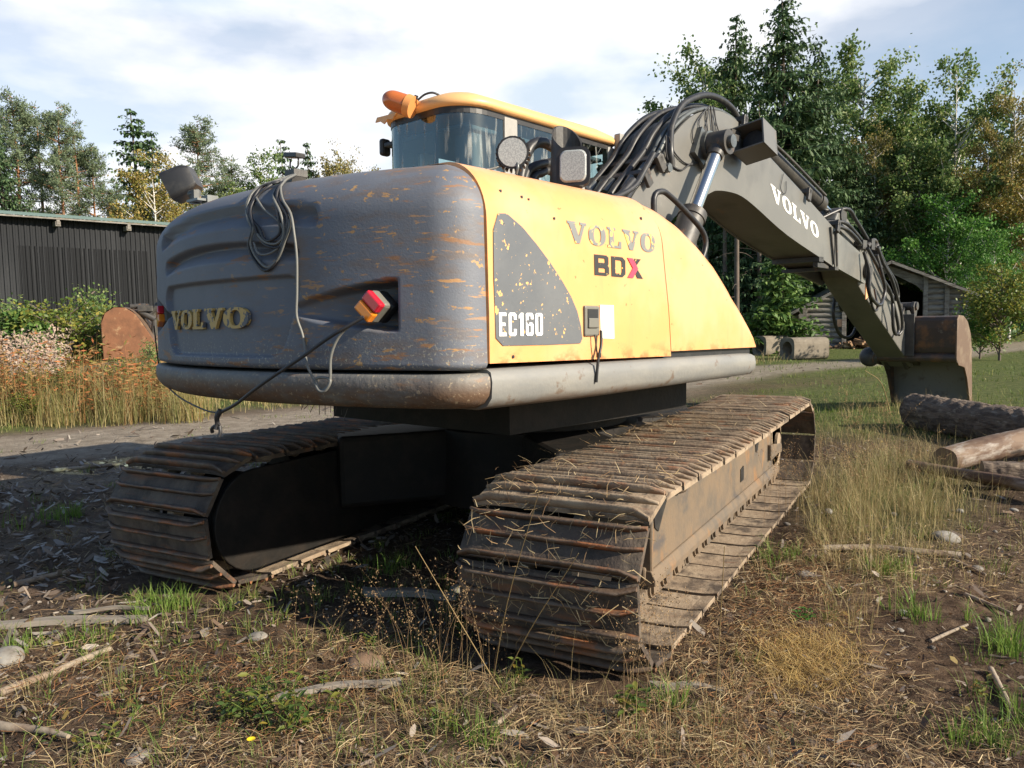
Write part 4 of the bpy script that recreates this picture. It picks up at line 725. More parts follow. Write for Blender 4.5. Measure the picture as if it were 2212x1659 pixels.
def track(yc, out):
    """out: -1 right track, +1 left track (direction of the outer face)"""
    # chain links run under the shoes
    mb = MB()
    for k in range(NS):
        x, z, a = loop(k*PT); R = Matrix.Rotation(-a, 3, 'Y'); nv = R @ Vector((0, 0, 1)); tv = R @ Vector((1, 0, 0))
        for dy in (-.09, .09):
            mb.box(Vector((x, yc+dy, z))-nv*.055, (PT*.93, .042, .065), R); c_ = Vector((x, yc+dy, z))-nv*.07+tv*(PT*.5); mb.cyl(c_-Vector((0, .03 if dy > 0 else .03, 0)), c_+Vector((0, .03 if dy > 0 else .15, 0)), .034, .034, 10)
    TR = mb.build('crawler_track', m_frame if out < 0 else m_shoe, EX, Matrix.Translation((-.85, 0, 0)))
    for k in range(NS):
        x, z, a = loop((k+.5)*PT); y_ = yc+rng.normal(0, .003)
        mt = Matrix.Translation((x, y_, z+rng.normal(0, .002))) @ Matrix.Rotation(-a+rng.normal(0, .008), 4, 'Y') @ Matrix.Rotation(rng.normal(0, .004), 4, 'Z')
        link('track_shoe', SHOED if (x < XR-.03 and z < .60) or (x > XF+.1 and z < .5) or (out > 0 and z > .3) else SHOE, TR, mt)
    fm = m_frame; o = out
    mb = MB(); yo, yi = yc+o*.125, yc-o*.125
    pr = [(yo, .13), (yo, .47), (yc+o*.07, .55), (yc-o*.07, .555), (yi, .48), (yi, .12), (yo, .12)]
    mb.prism(pr, XX, -.33, 2.55)
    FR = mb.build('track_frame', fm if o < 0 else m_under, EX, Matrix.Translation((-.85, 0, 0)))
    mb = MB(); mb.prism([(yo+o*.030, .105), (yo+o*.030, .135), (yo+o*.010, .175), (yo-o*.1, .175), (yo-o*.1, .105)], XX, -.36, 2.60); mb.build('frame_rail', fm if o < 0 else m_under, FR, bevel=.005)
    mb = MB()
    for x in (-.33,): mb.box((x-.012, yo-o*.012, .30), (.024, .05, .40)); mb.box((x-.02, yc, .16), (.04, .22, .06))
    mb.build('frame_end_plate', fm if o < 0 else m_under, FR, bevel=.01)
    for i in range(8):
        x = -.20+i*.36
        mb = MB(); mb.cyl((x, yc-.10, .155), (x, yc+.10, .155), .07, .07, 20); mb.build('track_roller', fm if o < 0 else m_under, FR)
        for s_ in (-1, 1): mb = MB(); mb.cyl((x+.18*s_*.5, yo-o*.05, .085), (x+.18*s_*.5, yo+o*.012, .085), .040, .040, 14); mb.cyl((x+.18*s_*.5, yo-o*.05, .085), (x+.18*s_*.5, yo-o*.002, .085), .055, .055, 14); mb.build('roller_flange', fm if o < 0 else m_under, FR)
    # idler at the front, drive sprocket behind
    mb = MB(); mb.cyl((XF, yc-.06, RW), (XF, yc+.06, RW), RW-.09, RW-.09, 36); mb.cyl((XF, yc-.13, RW), (XF, yc+.13, RW), RW-.13, RW-.13, 36); mb.cyl((XF, yc-.15, RW), (XF, yc+.15, RW), .08, .08, 16); mb.build('idler_wheel', m_shoe, FR)
    mb = MB()
    pr = [(2.30, .24), (2.42, .20), (2.52, .14), (2.66, .13), (2.80, .20), (2.88, .33), (2.80, .47), (2.66, .55), (2.50, .56), (2.34, .55)]
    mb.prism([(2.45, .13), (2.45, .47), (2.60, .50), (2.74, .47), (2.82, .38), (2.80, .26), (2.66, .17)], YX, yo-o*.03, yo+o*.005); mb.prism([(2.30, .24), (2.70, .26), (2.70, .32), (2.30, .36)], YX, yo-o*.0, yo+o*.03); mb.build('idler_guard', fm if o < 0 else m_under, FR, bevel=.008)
    mb = MB(); mb.cyl((XR, yc-.05, RW), (XR, yc+.05, RW), RW-.085, RW-.085, 24); mb.cyl((XR, yc-o*.29, RW), (XR, yc+o*.06, RW), .235, .235, 40); mb.cyl((XR, yc-o*.315, RW), (XR, yc-o*.29, RW), .20, .235, 40)
    for i in range(10): a_ = 2*math.pi*i/10; mb.cyl((XR+.2*math.cos(a_), yc-o*.325, RW+.2*math.sin(a_)), (XR+.2*math.cos(a_), yc-o*.29, RW+.2*math.sin(a_)), .014, .014, 6)
    mb.build('drive_sprocket', m_under, FR)
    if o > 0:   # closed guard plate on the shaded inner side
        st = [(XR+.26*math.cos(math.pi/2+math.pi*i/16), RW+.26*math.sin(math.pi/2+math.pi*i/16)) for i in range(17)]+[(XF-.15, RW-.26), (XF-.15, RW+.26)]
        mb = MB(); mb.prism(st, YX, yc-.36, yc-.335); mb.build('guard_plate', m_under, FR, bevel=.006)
    if o < 0:   # holes and packed soil on the sunny side
        mb = MB(); mb.prism([(1.42, .245), (1.50, .25), (1.50, .34), (1.42, .33)], YX, yo-.006, yo+.02); mb.build('frame_opening', m_blackp, FR); mb = MB(); mb.prism([(-.31, .47), (-.22, .485), (-.08, .48), (-.17, .40), (-.24, .33), (-.29, .36)], YX, yo-.006, yo+.05); mb.build('frame_opening', m_blackp, FR); mb = MB(); mb.prism([(1.86, .47), (1.98, .48), (1.97, .44), (1.93, .38), (1.88, .37)], YX, yo-.006, yo+.05); mb.build('frame_opening', m_blackp, FR)
        mb = MB()
        for i in range(70):
            t_ = rng.random(); x = [-.15+.45*t_, 1.25+.45*t_, 1.75+.35*t_][int(rng.integers(0, 3))] if rng.random() < .8 else -.2+2.6*t_
            y = yc-rng.uniform(.03, .13); z = .55-(abs(y-yc)-.07)*1.2*(1 if abs(y-yc) > .07 else 0); r_ = rng.uniform(.016, .05); mb.sphere((x, y, z), r_, 8, 6, (1.4, 1.0, .7))
        ms = mb.build('packed_soil', m_mud, FR)
        dm = ms.modifiers.new('rough', 'DISPLACE'); tx = bpy.data.textures.new('lumps', 'CLOUDS'); tx.noise_scale = .03; dm.texture = tx; dm.strength = .03
track(-1.084, -1); track(1.084, 1)
# X-shaped car body between the tracks
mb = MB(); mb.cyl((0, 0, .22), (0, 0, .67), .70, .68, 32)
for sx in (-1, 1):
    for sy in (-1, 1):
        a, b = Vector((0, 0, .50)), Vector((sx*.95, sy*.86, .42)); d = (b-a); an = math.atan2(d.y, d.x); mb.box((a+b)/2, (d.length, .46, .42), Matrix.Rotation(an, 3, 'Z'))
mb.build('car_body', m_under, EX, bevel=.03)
mb = MB(); mb.add([(-.10, -.82, .60), (.75, -.82, .60), (.75, -.45, .68), (-.10, -.45, .68), (-.10, -.82, .56), (.75, -.82, .56), (.75, -.45, .64), (-.1, -.45, .64)], [(0, 1, 2, 3), (7, 6, 5, 4), (0, 4, 5, 1), (3, 2, 6, 7), (0, 3, 7, 4), (1, 5, 6, 2)]); mb.build('sloping_plate', m_frame, EX)
# ================================================================= GROUND
_ga = rng.uniform(0, 2*np.pi, 40); _gk = np.exp(rng.uniform(np.log(.5), np.log(9), 40)); _gp = rng.uniform(0, 6.28, 40)
def gh(x, y):
    x = np.asarray(x, float); y = np.asarray(y, float); h = np.zeros_like(x)
    for a, k, p in zip(_ga, _gk, _gp): h += .0036/k**.6*np.sin(k*(x*np.cos(a)+y*np.sin(a))+p)
    d = np.hypot(x-CAM[0], y-CAM[1]); h = h*np.clip(1.3-d/60, .3, 1)
    tr = np.clip(1-np.maximum(np.maximum(-1.15-x, x-3.0), 0)/.4, 0, 1)*np.clip(1-np.maximum(np.abs(np.abs(y)-1.084)-.37, 0)/.25, 0, 1)
    return h*(1-tr)-.022*tr+.0
def nz(x, y, k, s):     # cheap smooth noise, about -1..1
    r = np.random.default_rng(s); o = 0
    for i in range(9):
        a = r.uniform(0, 6.28); kk = k*r.uniform(.5, 1.8); o = o+np.sin(kk*(x*np.cos(a)+y*np.sin(a))+r.uniform(0, 6.28))
    return o/3.2
def road(x, y):         # 1 on the packed dirt track behind the machine
    d = np.abs(y+.38*x-7.4+nz(x, y, .6, 3)*.35)/1.07
    return np.clip((1.75-d)/.7, 0, 1)
def grass_m(x, y):      # how green / grown over the ground is
    beyond = np.clip((y+.38*x-9.0+nz(x, y, .5, 5)*.6)/1.0, 0, 1)
    right = np.clip((x-4.2+nz(x, y, .7, 6)*.8)/2.2, 0, 1)*np.clip((4.5-(y+.38*x)+nz(x, y, .8, 8)*1.2)/1.5, 0, 1)
    clump = np.clip(1.15-np.hypot((x-2.9)/1.9, (y+2.0)/.62), 0, 1)
    far = np.clip((np.hypot(x-CAM[0], y-CAM[1])-14)/6, 0, 1)
    return np.clip(np.maximum(np.maximum(beyond, right*.9), np.maximum(clump, far))*(1-road(x, y)*.85), 0, 1)
rr = np.concatenate([[.25], np.geomspace(.6, 12, 300), np.geomspace(12.4, 70, 60), np.geomspace(80, 900, 14)])
th = YAW+np.concatenate([np.linspace(-.78, .78, 560), np.linspace(.80, 2*np.pi-.80, 90)]); nT = len(th)
X = CAM[0]+rr[:, None]*np.cos(th); Y = CAM[1]+rr[:, None]*np.sin(th); Z = gh(X, Y)+.006*nz(X, Y, 26, 21)*(rr[:, None] < 8)+.004*nz(X, Y, 60, 22)*(rr[:, None] < 5)
I = np.arange(len(rr)*nT).reshape(len(rr), nT); q = np.stack([I[:-1], np.roll(I, -1, 1)[:-1], np.roll(I, -1, 1)[1:], I[1:]], -1).reshape(-1, 4)
def groundmat():
    m = bpy.data.materials.new('yard_ground'); m.use_nodes = True; t = m.node_tree; n = t.nodes.new; l = t.links.new; bs = t.nodes['Principled BSDF']
    bs.inputs['Roughness'].default_value = .95; bs.inputs['Specular IOR Level'].default_value = .15
    tc = n('ShaderNodeTexCoord')
    def noise(s, det=6, ro=.6):
        q = n('ShaderNodeTexNoise'); q.inputs['Scale'].default_value = s; q.inputs['Detail'].default_value = det; q.inputs['Roughness'].default_value = ro; l(tc.outputs['Object'], q.inputs[0]); return q.outputs[0]
    def ramp(f, stops):
        r = n('ShaderNodeValToRGB'); e = r.color_ramp.elements
        while len(e) < len(stops): e.new(.5)
        for i, (p, c) in enumerate(stops): e[i].position = p; e[i].color = (*c, 1)
        l(f, r.inputs[0]); return r.outputs[0]
    def mix(f, a, b):
        q = n('ShaderNodeMix'); q.data_type = 'RGBA'; l(f, q.inputs[0]); l(a, q.inputs[6]); l(b, q.inputs[7]); return q.outputs[2]
    def attr(k): q = n('ShaderNodeAttribute'); q.attribute_name = k; return q.outputs['Fac']
    base = ramp(noise(16, 9, .7), [(.30, (.036, .022, .014)), (.46, (.095, .060, .038)), (.58, (.165, .112, .072)), (.74, (.30, .225, .155))])
    fine = ramp(noise(75, 6, .7), [(.38, (.018, .012, .009)), (.54, (.072, .049, .034)), (.72, (.22, .17, .125))])
    big = n('ShaderNodeMapRange'); big.inputs[1].default_value = .4; big.inputs[2].default_value = .6; l(noise(1.3, 5), big.inputs[0])
    mf = n('ShaderNodeMath'); mf.operation = 'MULTIPLY'; l(big.outputs[0], mf.inputs[0]); mf.inputs[1].default_value = .75
    litter = mix(mf.outputs[0], base, fine)
    rd = ramp(noise(5, 10, .72), [(.3, (.16, .132, .10)), (.5, (.25, .21, .165)), (.68, (.36, .315, .255))])
    gr = ramp(noise(7, 9, .7), [(.3, (.035, .045, .014)), (.5, (.085, .11, .030)), (.66, (.15, .145, .055)), (.8, (.08, .06, .035))])
    c = mix(attr('road'), litter, rd); c = mix(attr('grass'), c, gr); l(c, bs.inputs['Base Color'])
    b1 = n('ShaderNodeBump'); b1.inputs['Strength'].default_value = .8; b1.inputs['Distance'].default_value = .03; l(noise(45, 8, .7), b1.inputs['Height']); b2 = n('ShaderNodeBump'); b2.inputs['Strength'].default_value = .7; b2.inputs['Distance'].default_value = .008; l(noise(160, 4, .6), b2.inputs['Height']); l(b1.outputs[0], b2.inputs['Normal']); l(b2.outputs[0], bs.inputs['Normal'])
    return m
gm = npmesh('ground', np.stack([X, Y, Z], -1).reshape(-1, 3), q, groundmat(), smooth=True)
waste = lambda x, y: np.clip((y-.9)/1.2, 0, 1)*np.clip(.75+.5*nz(x, y, 2.2, 91), .2, 1)
for k, fn in (('road', lambda x, y: np.maximum(road(x, y), .55*waste(x, y)*(1-grass_m(x, y)))), ('grass', grass_m)):
    a = gm.attributes.new(k, 'FLOAT', 'POINT'); a.data.foreach_set('value', np.ascontiguousarray(fn(X, Y), dtype=np.float32).ravel())
tag(link('ground', gm), kind='structure')
# ---- helpers to spread things -------------------------------------------------
def wedge(n, r0, r1, half=.70, p=1.0):
    """points on the ground in front of the camera; p<1 crowds them near"""
    r = r0*(r1/r0)**(rng.random(n)**p); a = YAW+rng.uniform(-half, half, n); x, y = CAM[0]+r*np.cos(a), CAM[1]+r*np.sin(a); return x, y, r
def clear_tracks(x, y, m=0.02):
    return ~((x > -1.22-m) & (x < 3.0+m) & (np.abs(np.abs(y)-1.084) < .37+m))
# colours of litter
l_chip = leafmat('bark_chips', [(.045, .03, .022), (.11, .075, .055), (.17, .135, .11), (.26, .22, .185), (.07, .05, .038), (.36, .32, .275), (.13, .085, .058), (.08, .065, .055)], 0.0, .9)
l_straw = leafmat('dry_straw', [(.40, .29, .15), (.23, .14, .07), (.56, .45, .27), (.14, .085, .05), (.32, .20, .10), (.50, .39, .21), (.18, .125, .07)], .12, .8)
l_fallen = leafmat('fallen_leaves', [(.30, .22, .06), (.20, .10, .04), (.12, .07, .04), (.42, .33, .10), (.16, .14, .10)], .2, .7)
l_green = leafmat('green_grass', [(.07, .12, .022), (.12, .18, .035), (.17, .21, .05), (.09, .15, .025), (.26, .24, .08)], .3, .6)
l_tan = leafmat('dry_grass', [(.30, .22, .10), (.42, .33, .17), (.22, .19, .07), (.36, .26, .13), (.16, .17, .05), (.46, .38, .22)], .25, .7)
l_seed = leafmat('seed_heads', [(.26, .16, .08), (.36, .25, .13), (.20, .11, .06)], .25, .8)
m_wood = mat('weathered_plank', (.24, .21, .175), .85, 0, [((.12, .095, .075), (30, 3, 30), 6, .45, .65, .8), ((.36, .31, .25), (40, 2.5, 40), 5, .55, .7, .8)], [((60, 6, 60), .5, .004)], rnd=11.)
m_stick = mat('bleached_stick', (.27, .22, .165), .85, 0, [((.16, .105, .07), 9, 6, .48, .64, .85)], [(50, .5, .005)], rnd=9.)
m_stone = mat('grey_stone', (.25, .235, .21), .85, 0, [((.14, .12, .10), 9, 6, .45, .65, .8), ((.36, .34, .30), 20, 4, .58, .7, .6)], [(25, .4, .01)], rnd=7.)
m_bark = mat('log_bark', (.155, .115, .085), .9, 0, [((.07, .05, .038), (6, 26, 26), 6, .44, .6, .9), ((.30, .245, .185), (8, 20, 20), 6, .56, .70, .8)], [((12, 40, 40), 1.0, .02)], rnd=5.)
m_peel = mat('peeled_log', (.15, .095, .06), .75, 0, [((.075, .038, .022), (2.0, 7, 7), 6, .45, .60, .9), ((.30, .265, .23), (2.5, 9, 9), 5, .52, .64, .85), ((.04, .03, .025), (3, 8, 8), 6, .62, .70, .9)], [((8, 40, 40), .4, .006)], rnd=5.)
m_cut = mat('cut_log_end', (.19, .145, .10), .8, 0, [((.15, .10, .07), 14, 5, .45, .65, .8)], rnd=3.)
# ---- bark chips, pebbles, straw, leaves: uncountable litter ---------------------
def litter(name, n, r0, r1, s0, s1, mt, keep, asp=(1.4, 4.5), tilt=.55, p=.8, label=None, lift=.004, thick=True, half=.70):
    x, y, r = wedge(n, r0, r1, half, p); k = clear_tracks(x, y) & (rng.random(n) < keep(x, y)); x, y, r = x[k], y[k], r[k]; n = len(x)
    z = gh(x, y)+lift; a = rng.uniform(0, 6.28, n); L = rng.uniform(s0, s1, n)**1.0*(1+.03*r); asp_ = rng.uniform(*asp, n); w = L/asp_
    D = nrm(np.stack([np.cos(a), np.sin(a), rng.normal(0, tilt, n)*.6], 1)); S = nrm(np.stack([-np.sin(a), np.cos(a), rng.normal(0, tilt, n)], 1)); Nn = np.cross(D, S)
    P = np.stack([x, y, z+np.abs(D[:, 2])*L*.5], 1)
    j = lambda: rng.uniform(.55, 1.15, (n, 1))
    c = [P+D*(L[:, None]*.5)*j()-S*w[:, None]*.3*j(), P+D*(L[:, None]*.5)*j()+S*w[:, None]*.4*j(), P+S*w[:, None]*.55*j()+Nn*w[:, None]*.12, P-D*(L[:, None]*.5)*j()+S*w[:, None]*.3*j(), P-D*(L[:, None]*.5)*j()-S*w[:, None]*.4*j(), P-S*w[:, None]*.5*j()-Nn*w[:, None]*.10]
    V = np.stack(c, 1).reshape(-1, 3); b = np.arange(n)[:, None]*6
    F = np.concatenate([b+np.array([[0, 1, 2, 5]]), b+np.array([[5, 2, 3, 4]])], 0)
    tag(link(name, npmesh(name, V, F, mt)), label, name.replace('_', ' ').split()[-1], kind='stuff')
nograss = lambda x, y: np.clip(1-grass_m(x, y)*1.1, 0, 1)*np.clip(1-road(x, y)*.75, 0, 1)
patch = lambda x, y: nograss(x, y)*np.clip(.55+.6*nz(x, y, 1.4, 31), .12, 1)
litter('bark_litter', 60000, 1.0, 12, .005, .024, l_chip, patch, p=.75, label='brown and grey bark chips strewn over the yard')
litter('bark_slabs', 11000, 1.2, 11, .02, .085, l_chip, lambda x, y: nograss(x, y)*np.where(y > .3, np.where(x > -1.9, .9, .5), .14), asp=(2.2, 6), p=.9, label='larger slabs of bark and wood waste left of the machine', lift=.010)
l_waste = leafmat('wood_waste', [(.14, .11, .09), (.28, .25, .23), (.20, .15, .11), (.40, .37, .34), (.08, .06, .05), (.26, .17, .10), (.17, .15, .14)], 0, .9)
litter('wood_waste', 34000, 1.6, 9.5, .02, .085, l_waste, lambda x, y: np.clip((y-.55)/.5, 0, 1)*(1-road(x, y)*.9)*np.clip(.55+.6*nz(x, y, 2.6, 33), .1, 1)*np.where(x > -1.35, .9, .16), asp=(2.0, 6), tilt=.75, p=1.0, label='grey and brown wood waste strewn in the shade left of the far track', lift=.012)
litter('fallen_leaves', 700, 1.0, 9, .014, .034, l_fallen, nograss, asp=(1.2, 1.9), tilt=.6, p=.8, label='small dead leaves scattered on the bare ground', lift=.008)
litter('road_debris', 2600, 6, 22, .02, .12, l_chip, lambda x, y: road(x, y)*.6, asp=(2, 7), p=1.0, label='wood splinters lying on the dirt track behind the machine', lift=.006)
# pebbles
x, y, r = wedge(1300, 1.2, 9, .70, .85); k = clear_tracks(x, y, .1) & (rng.random(len(x)) < np.clip(nograss(x, y)*np.where(y < -1.3, 1.0, .25), 0, 1)); x, y = x[k], y[k]; n = len(x)
ico = bmesh.new(); bmesh.ops.create_icosphere(ico, subdivisions=1, radius=1); iv = np.array([v.co[:] for v in ico.verts]); jf = np.array([[v.index for v in f.verts] for f in ico.faces]); ico.free()
s = np.exp(rng.normal(np.log(.009), .55, n))[:, None, None]; V = iv[None]*s*rng.uniform(.6, 1.2, (n, 1, 3))*np.array([1, 1, .65])*rng.uniform(.85, 1.15, (n, len(iv), 1))+np.stack([x, y, gh(x, y)-.002], 1)[:, None]
l_peb = leafmat('pebbles', [(.09, .075, .06), (.17, .15, .13), (.26, .24, .215), (.12, .095, .075)], 0, .85)
tag(link('pebbles', npmesh('pebbles', V.reshape(-1, 3), (jf[None]+np.arange(n)[:, None, None]*len(iv)).reshape(-1, 3), l_peb)), 'small grey pebbles pressed into the soil', 'gravel', kind='stuff')
# straw lying on the ground, thick to the right of the near track
def strawmesh(P, L, wd, el=.12, curv=.25):
    n = len(P); a = rng.uniform(0, 6.28, n); b = a+rng.normal(0, curv, n); e = rng.normal(el*.4, el, n)
    D1 = nrm(np.stack([np.cos(a), np.sin(a), e], 1)); D2 = nrm(np.stack([np.cos(b), np.sin(b), -e*.8], 1)); S = np.stack([-np.sin(a), np.cos(a), rng.normal(0, .5, n)], 1); S = nrm(S)*(wd*.5)[:, None]
    p0, p1 = P, P+D1*(L*.5)[:, None]; p2 = p1+D2*(L*.5)[:, None]
    V = np.stack([p0-S, p0+S, p1+S, p1-S, p2+S*.4, p2-S*.4], 1).reshape(-1, 3); bq = np.arange(n)[:, None]*6
    return V, np.concatenate([bq+np.array([[0, 1, 2, 3]]), bq+np.array([[3, 2, 4, 5]])], 0)
x, y, r = wedge(90000, 1.05, 9, .70, .72)
dens = np.clip(.18+.55*nz(x, y, 1.6, 41)*nz(x, y, 3.3, 44)+.45*((y < -1.1) & (x < 1.2))*(.8+.9*nz(x, y, 2.3, 42))+.22*(y > .2)*(x < -1.5)+.25*((x < -1.3) & (y < 0)), .03, 1)*np.clip(1-road(x, y), .1, 1); k = clear_tracks(x, y, .0) & (rng.random(len(x)) < dens); x, y, r = x[k], y[k], r[k]
P = np.stack([x, y, gh(x, y)+rng.uniform(.002, .03, len(x))], 1); V, F = strawmesh(P, rng.uniform(.02, .12, len(x)), rng.uniform(.0008, .0018, len(x))*(1+.16*r), .2, .5)
tag(link('straw_litter', npmesh('straw_litter', V, F, l_straw)), 'dry straw and dead grass stems lying flat on the ground', 'straw', kind='stuff')
# golden heap of dead grass right of the near track
g_ = gp(1740, 1430); n = 1500; x = g_[0]+rng.normal(0, .17, n); y = g_[1]+rng.normal(0, .10, n); V, F = blades(np.stack([x, y, gh(x, y)], 1), rng.uniform(.05, .13, n), np.full(n, .0024), rng.uniform(1.3, 2.1, n), rng.uniform(0, 6.28, n), 3)
tag(link('golden_straw', npmesh('golden_straw', V, F, leafmat('golden_straw', [(.46, .30, .09), (.55, .40, .16), (.36, .22, .07), (.30, .24, .10)], .15, .7))), 'golden heap of dead grass on the soil right of the near track', 'straw', kind='stuff')
# reddish-brown moss of rotting straw beside the near track
x = rng.uniform(-2.6, 1.6, 60000); y = rng.uniform(-3.2, .8, 60000); md = np.exp(-((x+.1)/.9)**2-((y+1.75)/.24)**2)+np.exp(-((x+1.8)/.30)**2-((y+.30)/.42)**2)+.9*np.exp(-((x+1.45)/.40)**2-((y+1.85)/.34)**2)+.5*np.exp(-((x+2.0)/.3)**2-((y-.2)/.5)**2); k = clear_tracks(x, y) & (rng.random(len(x)) < md); x, y = x[k], y[k]
P = np.stack([x, y, gh(x, y)+rng.uniform(.0, .035, len(x))], 1); V, F = strawmesh(P, rng.uniform(.02, .10, len(x)), rng.uniform(.0010, .0026, len(x)), .3, .8)
l_rot = leafmat('rotting_straw', [(.15, .065, .028), (.24, .11, .045), (.085, .04, .02), (.33, .18, .08), (.19, .085, .035)], .05, .9)
tag(link('rotting_straw', npmesh('rotting_straw', V, F, l_rot)), 'reddish brown rotting straw heaped beside the near track', 'straw', kind='stuff')
# dry straw on the near track
N_ = 5000; V_ = []
s_ = rng.random(N_)*PER; px_, pz_, pa_ = np.array([loop(t) for t in s_]).T
keep = (px_ < 2.7) & ((pz_ > .30) | (px_ < -1.1)) & (pz_ > .14); fade = np.where(px_ < -.75, 1.0, .42); keep &= rng.random(N_) < fade
px_, pz_, pa_ = px_[keep], pz_[keep], pa_[keep]; n = len(px_); yy = -1.084+rng.uniform(-.36, .36, n); up = np.stack([-np.sin(-pa_), 0*pa_, np.cos(pa_)], 1)
up = np.stack([np.sin(-pa_)*-1, 0*pa_, np.cos(pa_)], 1)
tg = np.stack([np.cos(pa_), 0*pa_, np.sin(pa_)], 1); up = np.stack([-np.sin(pa_), 0*pa_, np.cos(pa_)], 1)
ph = rng.uniform(0, 6.28, n); L = rng.uniform(.02, .10, n); D1 = nrm(tg*np.cos(ph)[:, None]+np.array([0, 1., 0])*np.sin(ph)[:, None]+up*rng.normal(.1, .3, n)[:, None]); D2 = nrm(D1+rvec(n)*.5-up*.1); P = np.stack([px_, yy, pz_], 1)+up*rng.uniform(.006, .04, n)[:, None]; S = nrm(np.cross(D1, up+rvec(n)*.4))*rng.uniform(.0008, .0018, n)[:, None]
p1 = P+D1*(L*.5)[:, None]; p2 = p1+D2*(L*.5)[:, None]; V = np.stack([P-S, P+S, p1+S, p1-S, p2+S*.4, p2-S*.4], 1).reshape(-1, 3); bq = np.arange(n)[:, None]*6
tag(link('track_straw', npmesh('track_straw', V, np.concatenate([bq+np.array([[0, 1, 2, 3]]), bq+np.array([[3, 2, 4, 5]])], 0), l_straw)), 'dry straw caught on the shoes of the near track', 'straw', kind='stuff')
# ---- grass ----------------------------------------------------------------------
def tufts(n, r0, r1, keep, per, h, spread, wid, lean, p=.8, half=.70):
    x, y, r = wedge(n, r0, r1, half, p); k = clear_tracks(x, y, .03) & (rng.random(n) < keep(x, y)); x, y, r = x[k], y[k], r[k]; n = len(x)
    x = np.repeat(x, per); y = np.repeat(y, per); r = np.repeat(r, per); m = len(x); dx, dy = rng.normal(0, spread, m), rng.normal(0, spread, m); sc = np.repeat(rng.uniform(.55, 1.25, n), per)
    x, y = x+dx, y+dy; P = np.stack([x, y, gh(x, y)-.004], 1); az = np.arctan2(dy, dx)+rng.normal(0, .6, m)
    return blades(P, rng.uniform(.5, 1.1, m)*h*sc, rng.uniform(.7, 1.3, m)*wid*(1+.16*r), np.abs(rng.normal(lean, .35, m)), az, 3, 1.3)
VF = [tufts(1100, 1.1, 9, lambda x, y: np.clip(.25+.8*nz(x, y, 1.0, 51)+.25*(y < -1.6), .03, 1)*(1-road(x, y)*.8), 16, .085, .03, .0026, .75, .85)]
VF += [tufts(420, 3.5, 12, lambda x, y: np.clip(grass_m(x, y), .05, 1), 18, .13, .07, .003, .6)]
VF += [tufts(2600, 9, 34, lambda x, y: np.clip(grass_m(x, y)*(.7+.4*nz(x, y, .5, 53)), 0, 1), 14, .10, .20, .0034, .7, 1.0)]
VF += [tufts(1000, 6, 30, lambda x, y: road(x, y)*.18, 10, .07, .10, .003, .7, 1.0)]
V, F = joinvf(VF); tag(link('green_grass', npmesh('green_grass', V, F, l_green)), 'short green grass tufts growing through the litter', 'grass', kind='stuff')
def area(n, cx, cy, sx, sy, per, h, spread, wid, lean, rot=0.0):
    u, v = rng.normal(0, 1, n)*sx, rng.normal(0, 1, n)*sy; x = cx+u*math.cos(rot)-v*math.sin(rot); y = cy+u*math.sin(rot)+v*math.cos(rot); k = clear_tracks(x, y, .02); x, y = x[k], y[k]; n = len(x); x = np.repeat(x, per); y = np.repeat(y, per); m = len(x)
    dx, dy = rng.normal(0, spread, m), rng.normal(0, spread, m); sc = np.repeat(rng.uniform(.6, 1.2, n), per); r = np.hypot(x-CAM[0], y-CAM[1])
    P = np.stack([x+dx, y+dy, gh(x, y)-.004], 1); return blades(P, rng.uniform(.45, 1.1, m)*h*sc, rng.uniform(.7, 1.3, m)*wid*(1+.12*r), np.abs(rng.normal(lean, .3, m)), np.arctan2(dy, dx)+rng.normal(0, .7, m), 3, 1.4)
VF = [tufts(900, 1.1, 8, lambda x, y: np.clip(.20+.7*nz(x, y, 1.3, 61)+.5*((y < -1.2) & (x < -.2)), .02, 1)*(1-road(x, y)), 14, .12, .03, .0016, 1.0, .85), area(15, -1.42, -1.78, .16, .13, 16, .26, .06, .0013, .5), area(8, -1.55, -.95, .16, .12, 14, .20, .06, .0013, .6), tufts(120, 1.1, 4, lambda x, y: np.clip(.2+.8*nz(x, y, 1.7, 63), .02, 1), 9, .22, .03, .0016, .5, .9)]
VG = []
for px, py, sp, nn_, hh_ in ((352, 1312, .07, 16, .11), (300, 1330, .06, 8, .08), (430, 1290, .05, 8, .08), (1990, 1325, .07, 10, .09), (2180, 1400, .07, 14, .13), (1950, 1240, .08, 10, .09), (2195, 1560, .06, 10, .12), (2120, 1600, .06, 9, .09), (1560, 1100, .08, 10, .09), (1700, 1210, .10, 10, .07), (130, 1120, .10, 14, .10), (60, 1400, .05, 7, .08), (180, 1385, .05, 7, .09), (1420, 1520, .05, 7, .10), (860, 1240, .06, 8, .10), (1040, 1620, .04, 6, .08)):
    g_ = gp(px, py); VG.append(area(nn_, g_[0], g_[1], sp, sp, 14, hh_*1.25, .022, .0032, .5))
V, F = joinvf(VG); tag(link('fresh_grass', npmesh('fresh_grass', V, F, leafmat('fresh_grass', [(.10, .19, .03), (.15, .25, .04), (.20, .27, .06), (.08, .15, .025)], .35, .55))), 'fresh bright green grass tufts on the bare soil', 'grass', kind='stuff')
VF += [area(80, 2.4, -1.98, .85, .25, 24, .38, .06, .0016, .5), area(40, 2.9, -2.2, 1.0, .3, 20, .24, .08, .0018, .8), area(90, 4.8, -1.7, 1.5, .7, 14, .24, .12, .0018, .6), area(30, 8.0, -1.7, .5, .8, 12, .24, .1, .002, .4), area(60, 1.0, -1.95, .5, .18, 16, .16, .05, .002, .8)]
VF += [tufts(2400, 8.5, 26, lambda x, y: np.clip((y+.38*x-8.9)/.8, 0, 1), 18, .34, .22, .0026, .45, 1.0)]
